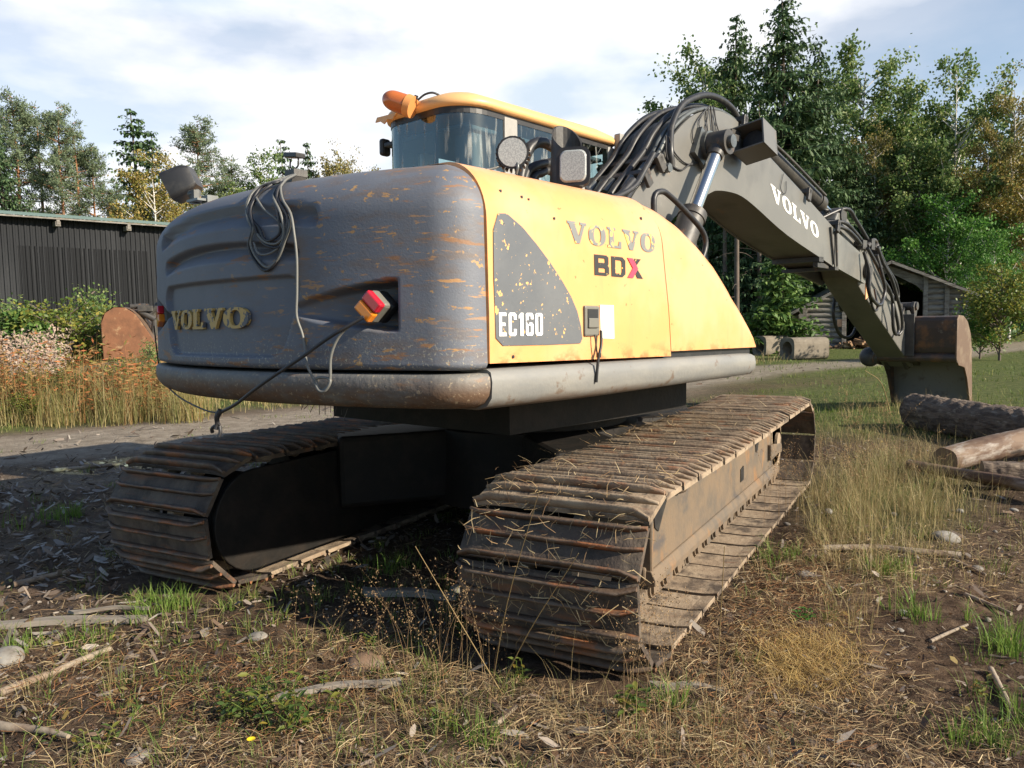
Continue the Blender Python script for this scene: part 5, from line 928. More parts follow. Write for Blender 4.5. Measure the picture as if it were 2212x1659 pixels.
V, F = joinvf(VF); tag(link('dry_grass', npmesh('dry_grass', V, F, l_tan)), 'tall straw coloured grass around the tracks and beyond the dirt track', 'grass', kind='stuff')
# grass stems with seed heads
def stems(Pb, H, lean, az, mtw=.0018, dens=26):
    n = len(Pb); V, F = blades(Pb, H, np.full(n, mtw), lean, az, 5, 1.6)
    sv, sf = [], []
    t = rng.uniform(.70, 1.0, (n, dens)); ang = lean[:, None]*t**1.6; hh = H[:, None]*t*np.cos(ang*.75); oo = H[:, None]*t*np.sin(ang*.95); spr = (1.04-t)*H[:, None]*.34
    c = Pb[:, None]+np.stack([np.cos(az)[:, None]*oo, np.sin(az)[:, None]*oo, hh], -1); rv = rng.normal(size=(n, dens, 3))*np.array([1, 1, .35]); c = c+rv*spr[..., None]*.55; c = c.reshape(-1, 3); D = nrm(rng.normal(size=c.shape)+np.array([0, 0, .6])); S = nrm(np.cross(D, rng.normal(size=c.shape)))
    r = np.hypot(c[:, 0]-CAM[0], c[:, 1]-CAM[1]); v2, f2 = cards(c, D, S, .007*(1+.10*r), .0026*(1+.14*r)); return (V, F), (v2, f2)
pb = [gp(860, 1395), (gp(830, 1370)), gp(850, 1410), gp(900, 1400), gp(820, 1420), gp(790, 1440), gp(1000, 1470), gp(880, 1480), gp(960, 1530), gp(1060, 1560), gp(1420, 1600), gp(1450, 1640), gp(1390, 1590), gp(1480, 1560), gp(1360, 1500), gp(1400, 1480), gp(1380, 1440), gp(1530, 1659), gp(1010, 1420)]
Pb = np.array(pb+[gp(rng.uniform(1650, 2000), rng.uniform(1020, 1150)) for i in range(70)]+[gp(rng.uniform(1780, 1960), rng.uniform(900, 1000)) for i in range(34)]+[gp(rng.uniform(780, 1080), rng.uniform(1400, 1560)) for i in range(18)]+[gp(rng.uniform(1330, 1480), rng.uniform(1430, 1640)) for i in range(34)]+[gp(rng.uniform(640, 1100), rng.uniform(1440, 1640)) for i in range(26)])
n = len(Pb); H = rng.uniform(.26, .48, n); H[:19] = rng.uniform(.22, .40, 19); (V, F), (v2, f2) = stems(Pb, H, np.abs(rng.normal(.25, .18, n)), rng.uniform(0, 6.28, n))
tag(link('grass_stems', npmesh('grass_stems', *joinvf([(V, F), (v2, f2)]), l_seed)), 'thin brown grass stems with airy seed heads', 'grass', kind='stuff')
def stem(base, pts, r, label):
    mb = MB(); mb.tube([Vector(base)+Vector(p) for p in pts], r, 5, 4, taper=r*.4); tag(mb.build('grass_stalk', l_tan), label, 'grass stalk', 'single pale grass stalks')
bx = gp(1085, 1500); ex = at(897, 1180, 2.35); stem(bx, [(0, 0, 0), tuple((Vector(ex)-Vector(bx))*.5+Vector((0, 0, .0))), tuple(Vector(ex)-Vector(bx))], .0026, 'pale leaning stalk rising left of the near track')
bx = gp(1535, 1650); ex = at(1565, 1180, 1.75); stem(bx, [(0, 0, 0), tuple((Vector(ex)-Vector(bx))*.5+Vector((.01, 0, 0))), tuple(Vector(ex)-Vector(bx))], .0022, 'pale upright stalk in front of the near track bottom shoes')
bx = gp(1060, 1500); ex = at(1165, 1060, 1.95); stem(bx, [(0, 0, 0), tuple((Vector(ex)-Vector(bx))*.5+Vector((-.02, 0, .03))), tuple(Vector(ex)-Vector(bx))], .002, 'thin golden stalk standing before the rear of the near track')
bx = gp(1070, 1510); ex = at(1250, 1195, 1.9); stem(bx, [(0, 0, 0), tuple((Vector(ex)-Vector(bx))*.5+Vector((-.01, 0, .02))), tuple(Vector(ex)-Vector(bx))], .002, 'thin golden stalk leaning right across the rear of the near track')
bx = gp(1925, 900); ex = at(1868, 800, 8.5); stem(bx, [(0, 0, 0), tuple((Vector(ex)-Vector(bx))*.6+Vector((.05, -.05, .08))), tuple(Vector(ex)-Vector(bx))], .006, 'tall pale stalk bending left of the bucket')
# ================================================================= PLANKS, STICKS, STONES, LOGS
def board(p, q, w, t, label, twist=.0, z=.01, grp='weathered planks lying on the ground'):
    p, q = Vector(p), Vector(q); d = q-p; L = d.length; o = empty_mesh = MB(); n = 14; V = []
    for i in range(n+1):
        s = i/n; ww = w*(.82+.18*math.sin(3.1*s+.3)+.05*math.sin(17*s)); e = .5*t
        bz = .012*math.sin(2.2*s+.5)
        V += [(-ww/2+.01*math.sin(9*s), s*L, -e+bz), (ww/2+.012*math.sin(7*s+1), s*L, -e+bz), (ww/2+.012*math.sin(7*s+1), s*L, e+bz), (-ww/2+.01*math.sin(9*s), s*L, e+bz)]
    V[0] = (V[0][0], -.04, V[0][2]); V[3] = (V[3][0], -.035, V[3][2])
    o.grid(V, n+1, 4, True, False); o.add(V[:4], [(0, 1, 2, 3)]); o.add(V[-4:], [(0, 1, 2, 3)])
    b = o.build('plank', m_wood); b.matrix_basis = Matrix.Translation(p+Vector((0, 0, z+float(gh(p.x, p.y))))) @ d.to_track_quat('Y', 'Z').to_matrix().to_4x4() @ Matrix.Rotation(twist, 4, 'Y')
    return tag(b, label, 'plank', grp)
board(gp(-60, 1362), gp(318, 1343), .055, .022, 'long grey plank with a broken right end at the left picture edge')
board(gp(165, 1340), gp(325, 1330), .025, .012, 'thin pale splinter resting on the long grey plank', z=.03)
board(gp(560, 1535), gp(866, 1494), .030, .018, 'grey squared lath lying in front of the small boulder')
board(gp(1420, 1478), gp(1570, 1490), .035, .015, 'brown board fragment right of the near track corner')
board(gp(795, 1298), gp(990, 1310), .05, .03, 'grey plank lying in the shade between the tracks')
def stick(pts, r, label, r1=None, m=None, name='stick', grp='bleached sticks lying on the ground'):
    pts = [Vector(p) for p in pts]; c = pts[0].copy(); mb = MB()
    P = [p-c+Vector((0, 0, r+float(gh(p.x, p.y)))) for p in pts]; Q = []
    for i in range(len(P)-1): Q += [P[i], (P[i]+P[i+1])/2+Vector((random.uniform(-1, 1), random.uniform(-1, 1), random.uniform(0, .4)))*r*.4]
    mb.tube(Q+[P[-1]], r, 8, 4, taper=r1 or r*.7); o = mb.build(name, m or m_stick); o.location = c; return tag(o, label, 'stick', grp)
stick([gp(-20, 1522), gp(110, 1470), gp(238, 1414)], .016, 'pale stick pointing up right at the left picture edge', .011)
stick([gp(-20, 1590), gp(60, 1602), gp(150, 1622)], .018, 'pale broken branch in the lower left corner', .008)
stick([gp(1775, 1199), gp(1900, 1196), gp(2075, 1207)], .017, 'long pale branch lying on the gravel right of the dry grass', .02)
stick([gp(2060, 1215), gp(2130, 1245)], .010, 'thin twig branching below the long pale branch')
stick([gp(2085, 1290), gp(2185, 1330)], .012, 'brown stick pointing down right near the right edge')
stick([gp(2010, 1385), gp(2090, 1352)], .008, 'thin straw coloured twig in the gravel at right')
stick([gp(2140, 1450), gp(2195, 1560)], .012, 'dark curved twig at the lower right edge')
stick([gp(110, 1020), gp(260, 1005)], .02, 'pale splinter on the shaded bark left of the far track')
stick([gp(1070, 1590), gp(1115, 1540)], .01, 'pale twig standing out of the leaves at the bottom')
stick([gp(200, 890), gp(330, 872)], .035, 'bleached branch lying along the far edge of the dirt track', .02)
stick([gp(330, 905), gp(440, 893)], .025, 'second bleached branch on the dirt track by the grass', .02)
stick([gp(30, 1265), gp(150, 1240)], .016, 'grey stick in the bark left of the far track')
def stone(px, py, s, label, flat=.62, seed=0):
    r = np.random.default_rng(seed); bm = bmesh.new(); bmesh.ops.create_icosphere(bm, subdivisions=3, radius=1); a = r.uniform(0, 6.28, 6); k = r.normal(size=(6, 3))*1.5
    for v in bm.verts: c = np.array(v.co[:]); f = 1+.10*sum(math.sin(float(k[i] @ c)+a[i]) for i in range(6))/1.5; v.co = Vector(c*f)*s; v.co.z *= flat; v.co.x *= 1.25
    me = bpy.data.meshes.new('stone'); bm.to_mesh(me); bm.free(); me.materials.append(m_stone)
    for p_ in me.polygons: p_.use_smooth = True
    g = gp(px, py); o = link('stone', me); o.location = (g[0], g[1], float(gh(g[0], g[1]))+s*flat*.35); o.rotation_euler = (0, 0, r.uniform(0, 6)); tag(o, label, 'stone', 'loose stones on the yard')
for i, (px, py, s, lb) in enumerate([(20, 1430, .058, 'rounded grey boulder at the left picture edge'), (2045, 1165, .06, 'flat pale rock half sunk in the gravel at right'), (2072, 1100, .028, 'small rounded stone below the thin brown log'), (1790, 1105, .030, 'upright stone at the foot of the dry grass clump'), (1640, 1135, .024, 'pale stone beside the bottom of the dry grass clump'), (1930, 1108, .022, 'round pale stone left of a dark hollow'), (1740, 1252, .03, 'flat grey stone below the long pale branch'), (1950, 1325, .018, 'small pale stone among green blades at right'), (1945, 1360, .016, 'small grey stone low at right'), (1700, 1128, .02, 'dark little stone between straw and gravel'), (2190, 1100, .024, 'grey stone at the right picture edge'), (2110, 1230, .022, 'pale pebble beside the thin twig'), (560, 1090+300, .03, 'dark stone in the shade between the tracks'), (995, 1290, .04, 'grey rock in the shade left of the near track')]): stone(px, py, s, lb, seed=i+5)
# small boulder with a bite of light wood (sawn block) in front
g = gp(790, 1450); mb = MB(); mb.sphere((0, 0, 0), .05, 18, 12, (1.5, .9, .72)); o = mb.build('wood_block', m_peel); dm = o.modifiers.new('rough', 'DISPLACE'); tx = bpy.data.textures.new('blk', 'CLOUDS'); tx.noise_scale = .05; dm.texture = tx; dm.strength = .025
o.location = (g[0], g[1], .03); o.rotation_euler = (0, 0, -.9); tag(o, 'reddish brown weathered wood block lying in front of the shaded gap', 'wood block')
# logs at the right
def log(p, q, r0, r1, mt, label, seed=0, end=True, lift=0.0):
    p, q = Vector(p), Vector(q); d = q-p; L = d.length; n, k = 90, 40; r = np.random.default_rng(seed); a = r.uniform(0, 6.28, 8); V = []
    for i in range(n+1):
        s = i/n; rr_ = r0+(r1-r0)*s
        for j in range(k):
            t = 2*math.pi*j/k; f = 1+.05*math.sin(2*t+a[0]+s*2)+.03*math.sin(5*t+a[1]+s*3)+.03*math.sin(9*s+a[2])*math.sin(t+a[3]); V.append((s*L, rr_*f*math.cos(t), rr_*f*math.sin(t)))
    mb = MB(); mb.grid(V, n+1, k, True); me = mb.mesh('log', mt); o = link('log', me); dm = o.modifiers.new('rough', 'DISPLACE'); tx = bpy.data.textures.new('bark', 'CLOUDS'); tx.noise_scale = .07; dm.texture = tx; dm.strength = r0*(.28 if mt is m_bark else .10)
    o.matrix_basis = Matrix.Translation(p+Vector((0, 0, lift))) @ d.to_track_quat('X', 'Z').to_matrix().to_4x4()
    mb = MB(); mb.add(V[:k], [list(range(k))]); mb.build('cut_end', m_cut, o); mb = MB(); mb.add(V[-k:], [list(range(k))]); mb.build('cut_end', m_cut, o)
    return tag(o, label, 'log', 'logs piled at the right edge')
a = gp(1975, 925); b = gp(2330, 985); log((a[0], a[1], .19), (b[0], b[1], .17), .20, .18, m_bark, 'thick log with rough flaking bark right of the bucket', 1)
a = gp(2040, 1028); b = at(2330, 920, 7.2); log((a[0], a[1], .13), (b[0], b[1], .24), .105, .13, m_peel, 'peeled grey and red brown log with a cut end', 2)
a = gp(1962, 1022); b = at(2300, 1070, 5.3); log((a[0], a[1], .07), (b[0], b[1], .10), .042, .05, m_peel, 'thin long reddish pole lying in front of the peeled log', 3)
a = gp(2150, 905); a2 = at(2150, 898, 8.9); b2 = at(2320, 912, 8.3); log(a2, b2, .035, .04, m_bark, 'thin grey pole lying on the thick log', 4)
a2 = at(2165, 932, 8.2); b2 = at(2330, 922, 7.8); log(a2, b2, .03, .035, m_bark, 'dark thin pole between the thick log and the peeled log', 5)
a = gp(2120, 1050); b = gp(2350, 1060); log((a[0], a[1], .10), (b[0], b[1], .10), .09, .10, m_bark, 'dark log in the shade under the peeled log', 6)
# ================================================================= CONCRETE PIPES
m_conc = mat('concrete', (.20, .17, .13), .9, 0, [((.12, .10, .075), 3, 6, .45, .65, .8), ((.27, .235, .185), 12, 5, .55, .7, .6)], [(30, .3, .01)])
def cpipe(px, py, d, ln, r, ang, label, octo=True):
    g = gp(px, py); k = 32
    out_ = [(r*(1.08 if octo and abs(((i/k*8) % 1)-.5) > .25 else 1.0)*math.cos(2*math.pi*i/k), r*math.sin(2*math.pi*i/k)) for i in range(k)]
    if octo: out_ = [(max(-r, min(r, x*1.15)), max(-r, min(r, z*1.15))) for x, z in out_]
    inn_ = [(r*.68*math.cos(2*math.pi*i/k), r*.68*math.sin(2*math.pi*i/k)) for i in range(k)]
    mb = MB(); mb.ring(out_, inn_, lambda u, v, w: (w, u, v), 0, ln); o = mb.build('concrete_pipe', m_conc); o.location = (g[0], g[1], r*.93); o.rotation_euler = (0, 0, ang); tag(o, label, 'concrete pipe', 'concrete pipes in the yard')
cpipe(1700, 777, 23, 1.25, .34, YAW-R_(72), 'short eight sided concrete pipe with an open bore facing left')
cpipe(1640, 768, 24, 1.5, .34, YAW-R_(66), 'longer concrete pipe behind the short one', True)
cpipe(1610, 755, 26, 2.0, .32, YAW-R_(75), 'concrete pipe partly hidden behind the tool box')
# ================================================================= CORRUGATED SHED (left)
m_logw = mat('grey_log_wall', (.21, .195, .175), .9, 0, [((.10, .085, .07), (3, 3, 14), 6, .45, .62, .85), ((.30, .28, .25), (4, 4, 16), 5, .56, .7, .8)], [((5, 5, 30), .7, .03)])
m_tin = mat('black_corrugated_sheet', (.020, .0215, .0245), .6, .0, [((.036, .038, .042), (.8, .8, .2), 5, .45, .65, .8), ((.055, .056, .058), (9, 9, 1.5), 5, .62, .75, .5)], spec=.08)
m_tin2 = mat('darker_sheet_patch', (.012, .013, .015), .6, .0, spec=.08)
m_roofg = mat('green_roof_sheet', (.17, .25, .20), .5, 0, [((.24, .30, .24), 3, 5, .45, .65, .7)])
A = at(0, 462, 26.0); B = at(360, 490, 29.8); d = Vector((B[0]-A[0], B[1]-A[1], 0)); dl = d.normalized(); ze = (A[2]+B[2])/2; P0 = Vector((A[0], A[1], 0))-dl*12; LN = 12+d.length+9
back_ = Vector((-dl.y, dl.x, 0)); back_ = back_ if back_.dot(Vector((_f[0], _f[1], 0))) > 0 else -back_
SH = empty('corrugated_shed', P0); tag(SH, 'long black corrugated metal shed with a green roof', 'shed')
rz = math.atan2(dl.y, dl.x); sgn = 1 if (Matrix.Rotation(rz, 3, 'Z') @ Vector((0, 1, 0))).dot(back_) > 0 else -1; SH.rotation_euler = (0, 0, rz)
mb = MB(); V = []; nx = int(LN/.17)
for i in range(nx+1):
    x = i*.17
    for dx, dy in ((0, 0), (.07, 0), (.09, -.035), (.145, -.035)): V.append((x+dx, sgn*dy, 0)); V.append((x+dx, sgn*dy, ze))
mb.grid(V, len(V)//2, 2, False, False); mb.build('wall', m_tin, SH)
mb = MB(); V = []
for i in range(int(4.2/.14)):
    x = 12.45+i*.14
    for dx, dy in ((0, -.012), (.055, -.012), (.075, -.042), (.115, -.042)): V.append((x+dx, sgn*dy, ze-3.05)); V.append((x+dx, sgn*dy, ze-.98))
mb.grid(V, len(V)//2, 2, False, False); mb.build('wall_patch', m_tin2, SH)
mb = MB(); V = []
for i in range(nx*2): x = i*.07; zz = .012*(i % 2); V += [(x, sgn*-.45, ze-.02+zz), (x, sgn*9, ze+1.32+zz)]
mb.grid(V, len(V)//2, 2, False, False); mb.build('roof', m_roofg, SH)
mb = MB(); mb.box((LN/2, sgn*-.42, ze-.055), (LN, .03, .05)); mb.build('eave_board', m_logw, SH)
for x in (13.6, 15.9, 18.3, 20.6): mb = MB(); mb.box((x, sgn*-.22, ze-.22), (.16, .36, .16)); mb.box((x, sgn*-.40, ze-.16), (.1, .05, .2)); mb.build('roof_bracket', m_logw, SH)
mb = MB(); mb.box((LN/2, sgn*5, ze/2), (LN, .1, ze)); mb.build('back_wall', m_tin, SH)
for x in (.05, LN-.05): mb = MB(); mb.box((x, sgn*2.5, ze/2), (.1, 4.9, ze)); mb.build('end_wall', m_tin, SH)
# ================================================================= LOG BARN (right)
m_roofb = mat('blue_grey_roof_sheet', (.24, .29, .34), .4, .3, [((.30, .15, .08), 2.5, 5, .50, .60, .9)])
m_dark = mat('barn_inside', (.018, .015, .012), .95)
c0 = gp(1722, 746); c1 = gp(2095, 752); DB = 31.0
pL = at(1722, 744, DB); pR = at(2092, 744, DB*.95); dv = Vector((pR[0]-pL[0], pR[1]-pL[1], 0)); WB = dv.length; BN = empty('log_barn', (pL[0], pL[1], 0), math.atan2(dv.y, dv.x)); tag(BN, 'small grey log barn with an open dark front and a rusting metal roof', 'barn')
bk = 1 if (Matrix.Rotation(math.atan2(dv.y, dv.x), 3, 'Z') @ Vector((0, 1, 0))).dot(Vector((_f[0], _f[1], 0))) > 0 else -1
eL, eR, ap, xa = 1.55, 2.10, 3.25, WB*.54
def roofh(x): return eL+(ap-eL)*x/xa if x < xa else ap-(ap-eR)*(x-xa)/(WB-xa)
def logs(x0, x1, name, y=0.0, dep=None):
    mb = MB(); z = .11; i = 0
    while z < max(roofh(x0), roofh(x1))-.05:
        a, b = x0, x1
        if z > roofh(a): a = xa*(z-eL)/(ap-eL)
        if z > roofh(b): b = xa+(ap-z)/(ap-eR)*(WB-xa)
        if b-a > .1: mb.cyl((a, y, z), (b, y, z), .10, .105, 10); mb.box(((a+b)/2, y+.02*bk, z), (b-a, .15, .19))
        z += .20; i += 1
    return mb.build(name, m_logw, BN)
logs(.25, WB*.27, 'front_wall'); logs(WB*.76, WB-.15, 'front_wall')
for x in (.35, .55): pass
for x in (WB*.035, WB*.27, WB*.74, WB*.86): mb = MB(); mb.box((x+.05, -.13*bk, roofh(x)/2), (.16, .10, roofh(x)-.05)); mb.build('door_post', m_logw, BN, bevel=.01)
mb = MB(); mb.prism([(WB*.18, roofh(WB*.18)-.35), (WB*.18, roofh(WB*.18)-.12), (xa, ap-.12), (WB*.74, roofh(WB*.74)-.12), (WB*.74, roofh(WB*.74)-.62), (WB*.70, roofh(WB*.74)-.40), (xa, ap-.36)], YX, -.04, .04); mb.build('gable_beam', m_logw, BN)
for x in (.12, WB-.12):
    mb = MB(); z = .11
    while z < roofh(x): mb.cyl((x, -.25*bk, z), (x, 5*bk, z), .10, .10, 10); z += .2
    mb.build('side_wall', m_logw, BN)
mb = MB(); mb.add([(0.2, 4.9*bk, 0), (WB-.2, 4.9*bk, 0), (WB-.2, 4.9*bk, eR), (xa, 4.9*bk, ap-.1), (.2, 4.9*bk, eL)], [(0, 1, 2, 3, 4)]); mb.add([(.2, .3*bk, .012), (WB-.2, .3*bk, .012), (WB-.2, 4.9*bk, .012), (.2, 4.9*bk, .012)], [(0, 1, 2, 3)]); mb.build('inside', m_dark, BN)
for (xA, zA, xB, zB) in ((-.45, eL-.22, xa+.02, ap+.03), (xa-.02, ap+.03, WB+.55, eR-.32)):
    mb = MB(); V = []
    for j in range(25): s = j/24; x = xA+(xB-xA)*s; z = zA+(zB-zA)*s+.015*(j % 2); V += [(x, -.5*bk, z+.05), (x, 5.4*bk, z+.05)]
    mb.grid(V, 25, 2, False, False); mb.build('roof', m_roofb if xA > 1 else m_boomd, BN); mb = MB(); mb.prism([(xA, zA-.08), (xA, zA+.03), (xB, zB+.03), (xB, zB-.08)], YX, -.44*bk, -.50*bk); mb.build('barge_board', m_logw, BN)
mb = MB(); mb.box((WB*.25, -.20*bk, 1.0), (.16, .02, .28)); mb.build('brick_coloured_sign', m_rustplate, BN)
# firewood heap in the barn
mb = MB()
for i in range(150):
    x = WB*.27+rng.normal(1.1, .75); z = max(.05, .55-abs(x-WB*.27-1.1)*.35)*rng.random(); a = rng.uniform(0, 3.1); mb.box((x, (rng.uniform(-.7, .5))*bk, z), (.45, .09, .08), Matrix.Rotation(a, 3, 'Z') @ Matrix.Rotation(rng.normal(0, .4), 3, 'Y'))
fw = mb.build('firewood_heap', leafmat('split_firewood', [(.20, .11, .06), (.30, .19, .11), (.12, .07, .045), (.38, .28, .18)], 0, .9)); fw.matrix_basis = BN.matrix_basis.copy(); tag(fw, 'heap of red brown split firewood in the barn opening', 'firewood', kind='stuff')
# ================================================================= TREES
l_spr = leafmat('spruce_needles', [(0.041, 0.081, 0.038), (0.065, 0.121, 0.049), (0.097, 0.159, 0.062), (0.049, 0.092, 0.046), (0.128, 0.182, 0.070)], .18, .65)
l_sprl = leafmat('young_spruce_needles', [(0.065, 0.130, 0.029), (0.111, 0.195, 0.039), (0.052, 0.111, 0.026), (0.156, 0.234, 0.052)], .2, .6)
l_pine = leafmat('pine_needles', [(0.138, 0.190, 0.109), (0.196, 0.247, 0.144), (0.115, 0.161, 0.086), (0.230, 0.276, 0.161)], .35, .65)
l_birch = leafmat('birch_leaves_green', [(0.106, 0.188, 0.056), (0.163, 0.250, 0.075), (0.081, 0.144, 0.044), (0.237, 0.300, 0.100), (0.300, 0.325, 0.125)], .42, .5)
l_birchy = leafmat('birch_leaves_turning', [(0.230, 0.218, 0.052), (0.345, 0.276, 0.069), (0.149, 0.172, 0.040), (0.391, 0.287, 0.092), (0.299, 0.196, 0.057), (0.115, 0.149, 0.034)], .32, .5)
l_golden = leafmat('birch_leaves_golden', [(.30, .23, .07), (.20, .20, .06), (.38, .30, .11), (.13, .16, .045), (.26, .18, .06), (.16, .19, .05)], .32, .5)
l_rowan = leafmat('rowan_leaves', [(0.053, 0.150, 0.027), (0.083, 0.210, 0.038), (0.135, 0.270, 0.045), (0.060, 0.135, 0.030)], .35, .5)
l_willow = leafmat('willow_leaves', [(.14, .19, .035), (.09, .15, .028), (.26, .25, .05), (.06, .11, .022), (.34, .28, .05)], .35, .5)
m_trunk = mat('spruce_trunk', (.13, .10, .08), .9, 0, [((.07, .055, .045), (8, 8, 2), 6, .45, .65, .8)])
m_ptrunk = mat('pine_trunk', (.30, .145, .07), .9, 0, [((.13, .085, .06), (4, 4, 1.5), 6, .45, .62, .8)])
m_btrunk = mat('birch_trunk', (.55, .52, .47), .8, 0, [((.06, .05, .045), (3, 3, 9), 5, .56, .62, .9)])
def trunk_mesh(name, h, r, m, limbs=(), lean=(0, 0)):
    mb = MB(); P = [(lean[0]*(i/6)**2+.012*h*math.sin(i*1.7)*.3, lean[1]*(i/6)**2+.012*h*math.cos(i*2.1)*.3, h*i/6-.1) for i in range(7)]; mb.tube(P, r, 8, 2, taper=r*.12)
    for a, b, rr_ in limbs: mb.tube([a, tuple((Vector(a)*.5+Vector(b)*.5)+Vector((0, 0, .06*rr_))), b], rr_, 5, 2, taper=rr_*.3)
    return mb.mesh(name, m, False)
def spruce(h, rad, seed, dens=1.0, bare=.04, lm=None, thin=1.0):
    global rng; keep, rng = rng, np.random.default_rng(seed); Ps, Ds, Ss, Ls, Ws = [], [], [], [], []; limbs = []
    nw = int(h*3.0*dens)
    for i in range(nw):
        t = bare+(1-bare)*(i+.5*rng.random())/nw; z = t*h; L0 = rad*(1-t)**.62*(.55+.45*min(1, (t-bare)/.12+.4)); nb = 6+int(rng.random()*3) if t < .93 else 4
        for b in range(nb):
            L = L0*rng.uniform(.55, 1.15)+.12; az = rng.uniform(0, 6.28); o = np.array([math.cos(az), math.sin(az), 0]); sd = np.array([-o[1], o[0], 0]); dr = (.38-.55*t)*L
            ns = max(3, int(L*4.2*thin)); tt = np.linspace(.12, 1.0, ns)
            c = o*(L*tt)[:, None]+np.array([0, 0, 1.])*(z-dr*tt+.22*dr*np.maximum(0, tt-.6)*2.5)[:, None]
            if L > .9 and rng.random() < .5: limbs.append(((0, 0, z), tuple(c[-1]*.98+np.array([0, 0, z])*.0), .014*L))
            for s_ in (-1, 1, 0):
                m = len(tt); w = L*.34*(1.08-tt)+.10; d = o*.55+sd*s_*1.0+np.array([0, 0, -.28 if s_ else -.05]); d = nrm(d[None]+rng.normal(0, .22, (m, 3)))
                Ps.append(c+rng.normal(0, .03, (m, 3))); Ds.append(d); Ss.append(nrm(np.cross(d, rvec(m)*.5+np.array([0, 0, 1.])))); Ls.append(w*rng.uniform(.7, 1.25, m)*(1 if s_ else .75)); Ws.append(np.full(m, .15)*rng.uniform(.6, 1.2, m))
                # hanging sprays
                if s_: Ps.append(c+d*(w*.5)[:, None]); d2 = nrm(d*.5+np.array([0, 0, -.8])+rng.normal(0, .2, (m, 3))); Ds.append(d2); Ss.append(nrm(np.cross(d2, rvec(m)))); Ls.append(w*rng.uniform(.4, .9, m)+.08); Ws.append(np.full(m, .13))
    P, D, S, L, Wd = (np.concatenate(q) for q in (Ps, Ds, Ss, Ls, Ws)); V, F = cards(P, D, S, L, Wd); cm = npmesh('crown', V, F, lm or l_spr)
    tm = trunk_mesh('trunk', h*.98, .012*h+.03, m_trunk, limbs[:160]); rng = keep; return tm, cm
def pine(h, rad, seed, base=.38):
    global rng; keep, rng = rng, np.random.default_rng(seed); Ps, Ds, Ls = [], [], []; limbs = []
    for i in range(int(h*6)):
        t = base+(1-base)*rng.random()**.85; z = t*h; u = (t-base)/(1-base); L = rad*(.16+.84*(1-u)**.75)*(.55+.45*min(1, u/.15))*rng.uniform(.45, 1.1); az = rng.uniform(0, 6.28); rise = rng.uniform(-.05, .45)
        e = np.array([math.cos(az)*L, math.sin(az)*L, z+rise*L]); limbs.append(((0, 0, z), tuple(e), .028))
        for k in range(int(4+L*5)):
            s_ = rng.uniform(.4, 1.05); c = np.array([0, 0, z])*(1-s_)+e*s_+rng.normal(0, .17, 3)*np.array([1, 1, .7]); m = 14; d = nrm(rvec(m)+np.array([0, 0, .45])); Ps.append(np.repeat(c[None], m, 0)+d*.03+rng.normal(0, .07, (m, 3))); Ds.append(d); Ls.append(rng.uniform(.12, .24, m))
    P, D, L = (np.concatenate(q) for q in (Ps, Ds, Ls)); V, F = cards(P, D, nrm(np.cross(D, rvec(len(D)))), L, .055); cm = npmesh('crown', V, F, l_pine); tm = trunk_mesh('trunk', h*.97, .011*h+.03, m_ptrunk, limbs); rng = keep; return tm, cm
def broad(h, rad, seed, lm, leaf=.12, n=9000, base=.2, shape='oval', tm_=None, droop=.0):
    global rng; keep, rng = rng, np.random.default_rng(seed); limbs = []; cs = []
    nb = int(46+h*2)
    for i in range(nb):
        u = (rng.random()+rng.random()*.85)/1.85; t = base+(1-base)*u; z = t*h; wdt = math.sin(math.pi*min(1, .18+.80*u))**.75 if shape == 'oval' else (1-u)**.6; az = rng.uniform(0, 6.28); L = rad*wdt*rng.uniform(.35, 1.05); e = np.array([math.cos(az)*L, math.sin(az)*L, min(h, z+L*rng.uniform(.2, .8))]); z_ = max(.1, z-.25*L); limbs.append(((0, 0, z_), tuple(e), .022+.004*h*(1-u)))
        for k in range(5): s_ = rng.uniform(.45, 1.1); cs.append((np.array([0, 0, z_])*(1-s_)+e*s_, (.22+.30*rng.random())*(.55+.10*rad), .25+L))
    wts = np.array([q[2] for q in cs]); idx = rng.choice(len(cs), n, p=wts/wts.sum()); c = np.array([q[0] for q in cs])[idx]; r = np.array([q[1] for q in cs])[idx]; g = rng.normal(size=(n, 3)); P = c+g*(r*np.where(rng.random(n) < .3, 1.3, .85))[:, None]*np.array([.72, .72, .6]); P[:, 2] -= droop*np.abs(g[:, 0])*r; P[:, 2] = np.clip(P[:, 2], .05, h*1.02)
    D = nrm(rvec(n)+np.array([0, 0, -.35])); V, F = cards(P, D, nrm(np.cross(D, rvec(n))), leaf*rng.uniform(.6, 1.3, n), leaf*.72); cm = npmesh('crown', V, F, lm); tm = trunk_mesh('trunk', h*.92, .009*h+.02, tm_ or m_btrunk, limbs); rng = keep; return tm, cm
def plant(name, meshes, loc, label, cat, rz=0.0, sc=(1, 1, 1), group=None):
    t = empty(name, (loc[0], loc[1], float(loc[2]) if len(loc) > 2 else 0.0), rz); t.scale = sc; tag(t, label, cat, group); link('trunk', meshes[0], t); link('crown', meshes[1], t); return t
def horizon(x): return 694.7-.0208*(x-1106)
def tree(name, proto, h0, px, ytop, d, label, cat, wid=1.0, rz=None, group=None):
    """a tree whose top shows at (px,ytop) from the photograph's side, d metres along the view"""
    p = at(px, ytop, d); h = p[2]; return plant(name, proto, (p[0], p[1], 0), label, cat, rng.uniform(0, 6.28) if rz is None else rz, (wid*h/h0, wid*h/h0, h/h0), group)
S1, S2, S3 = spruce(16, 4.3, 11, 1.15, bare=.05), spruce(15, 3.2, 12, 1.1, bare=.08), spruce(12, 2.0, 13, .9)
S4 = spruce(4.5, 1.7, 14, 1.3, .02, l_sprl, 1.5)
P1, P2 = pine(14, 2.9, 21), pine(13, 2.9, 22, .22)
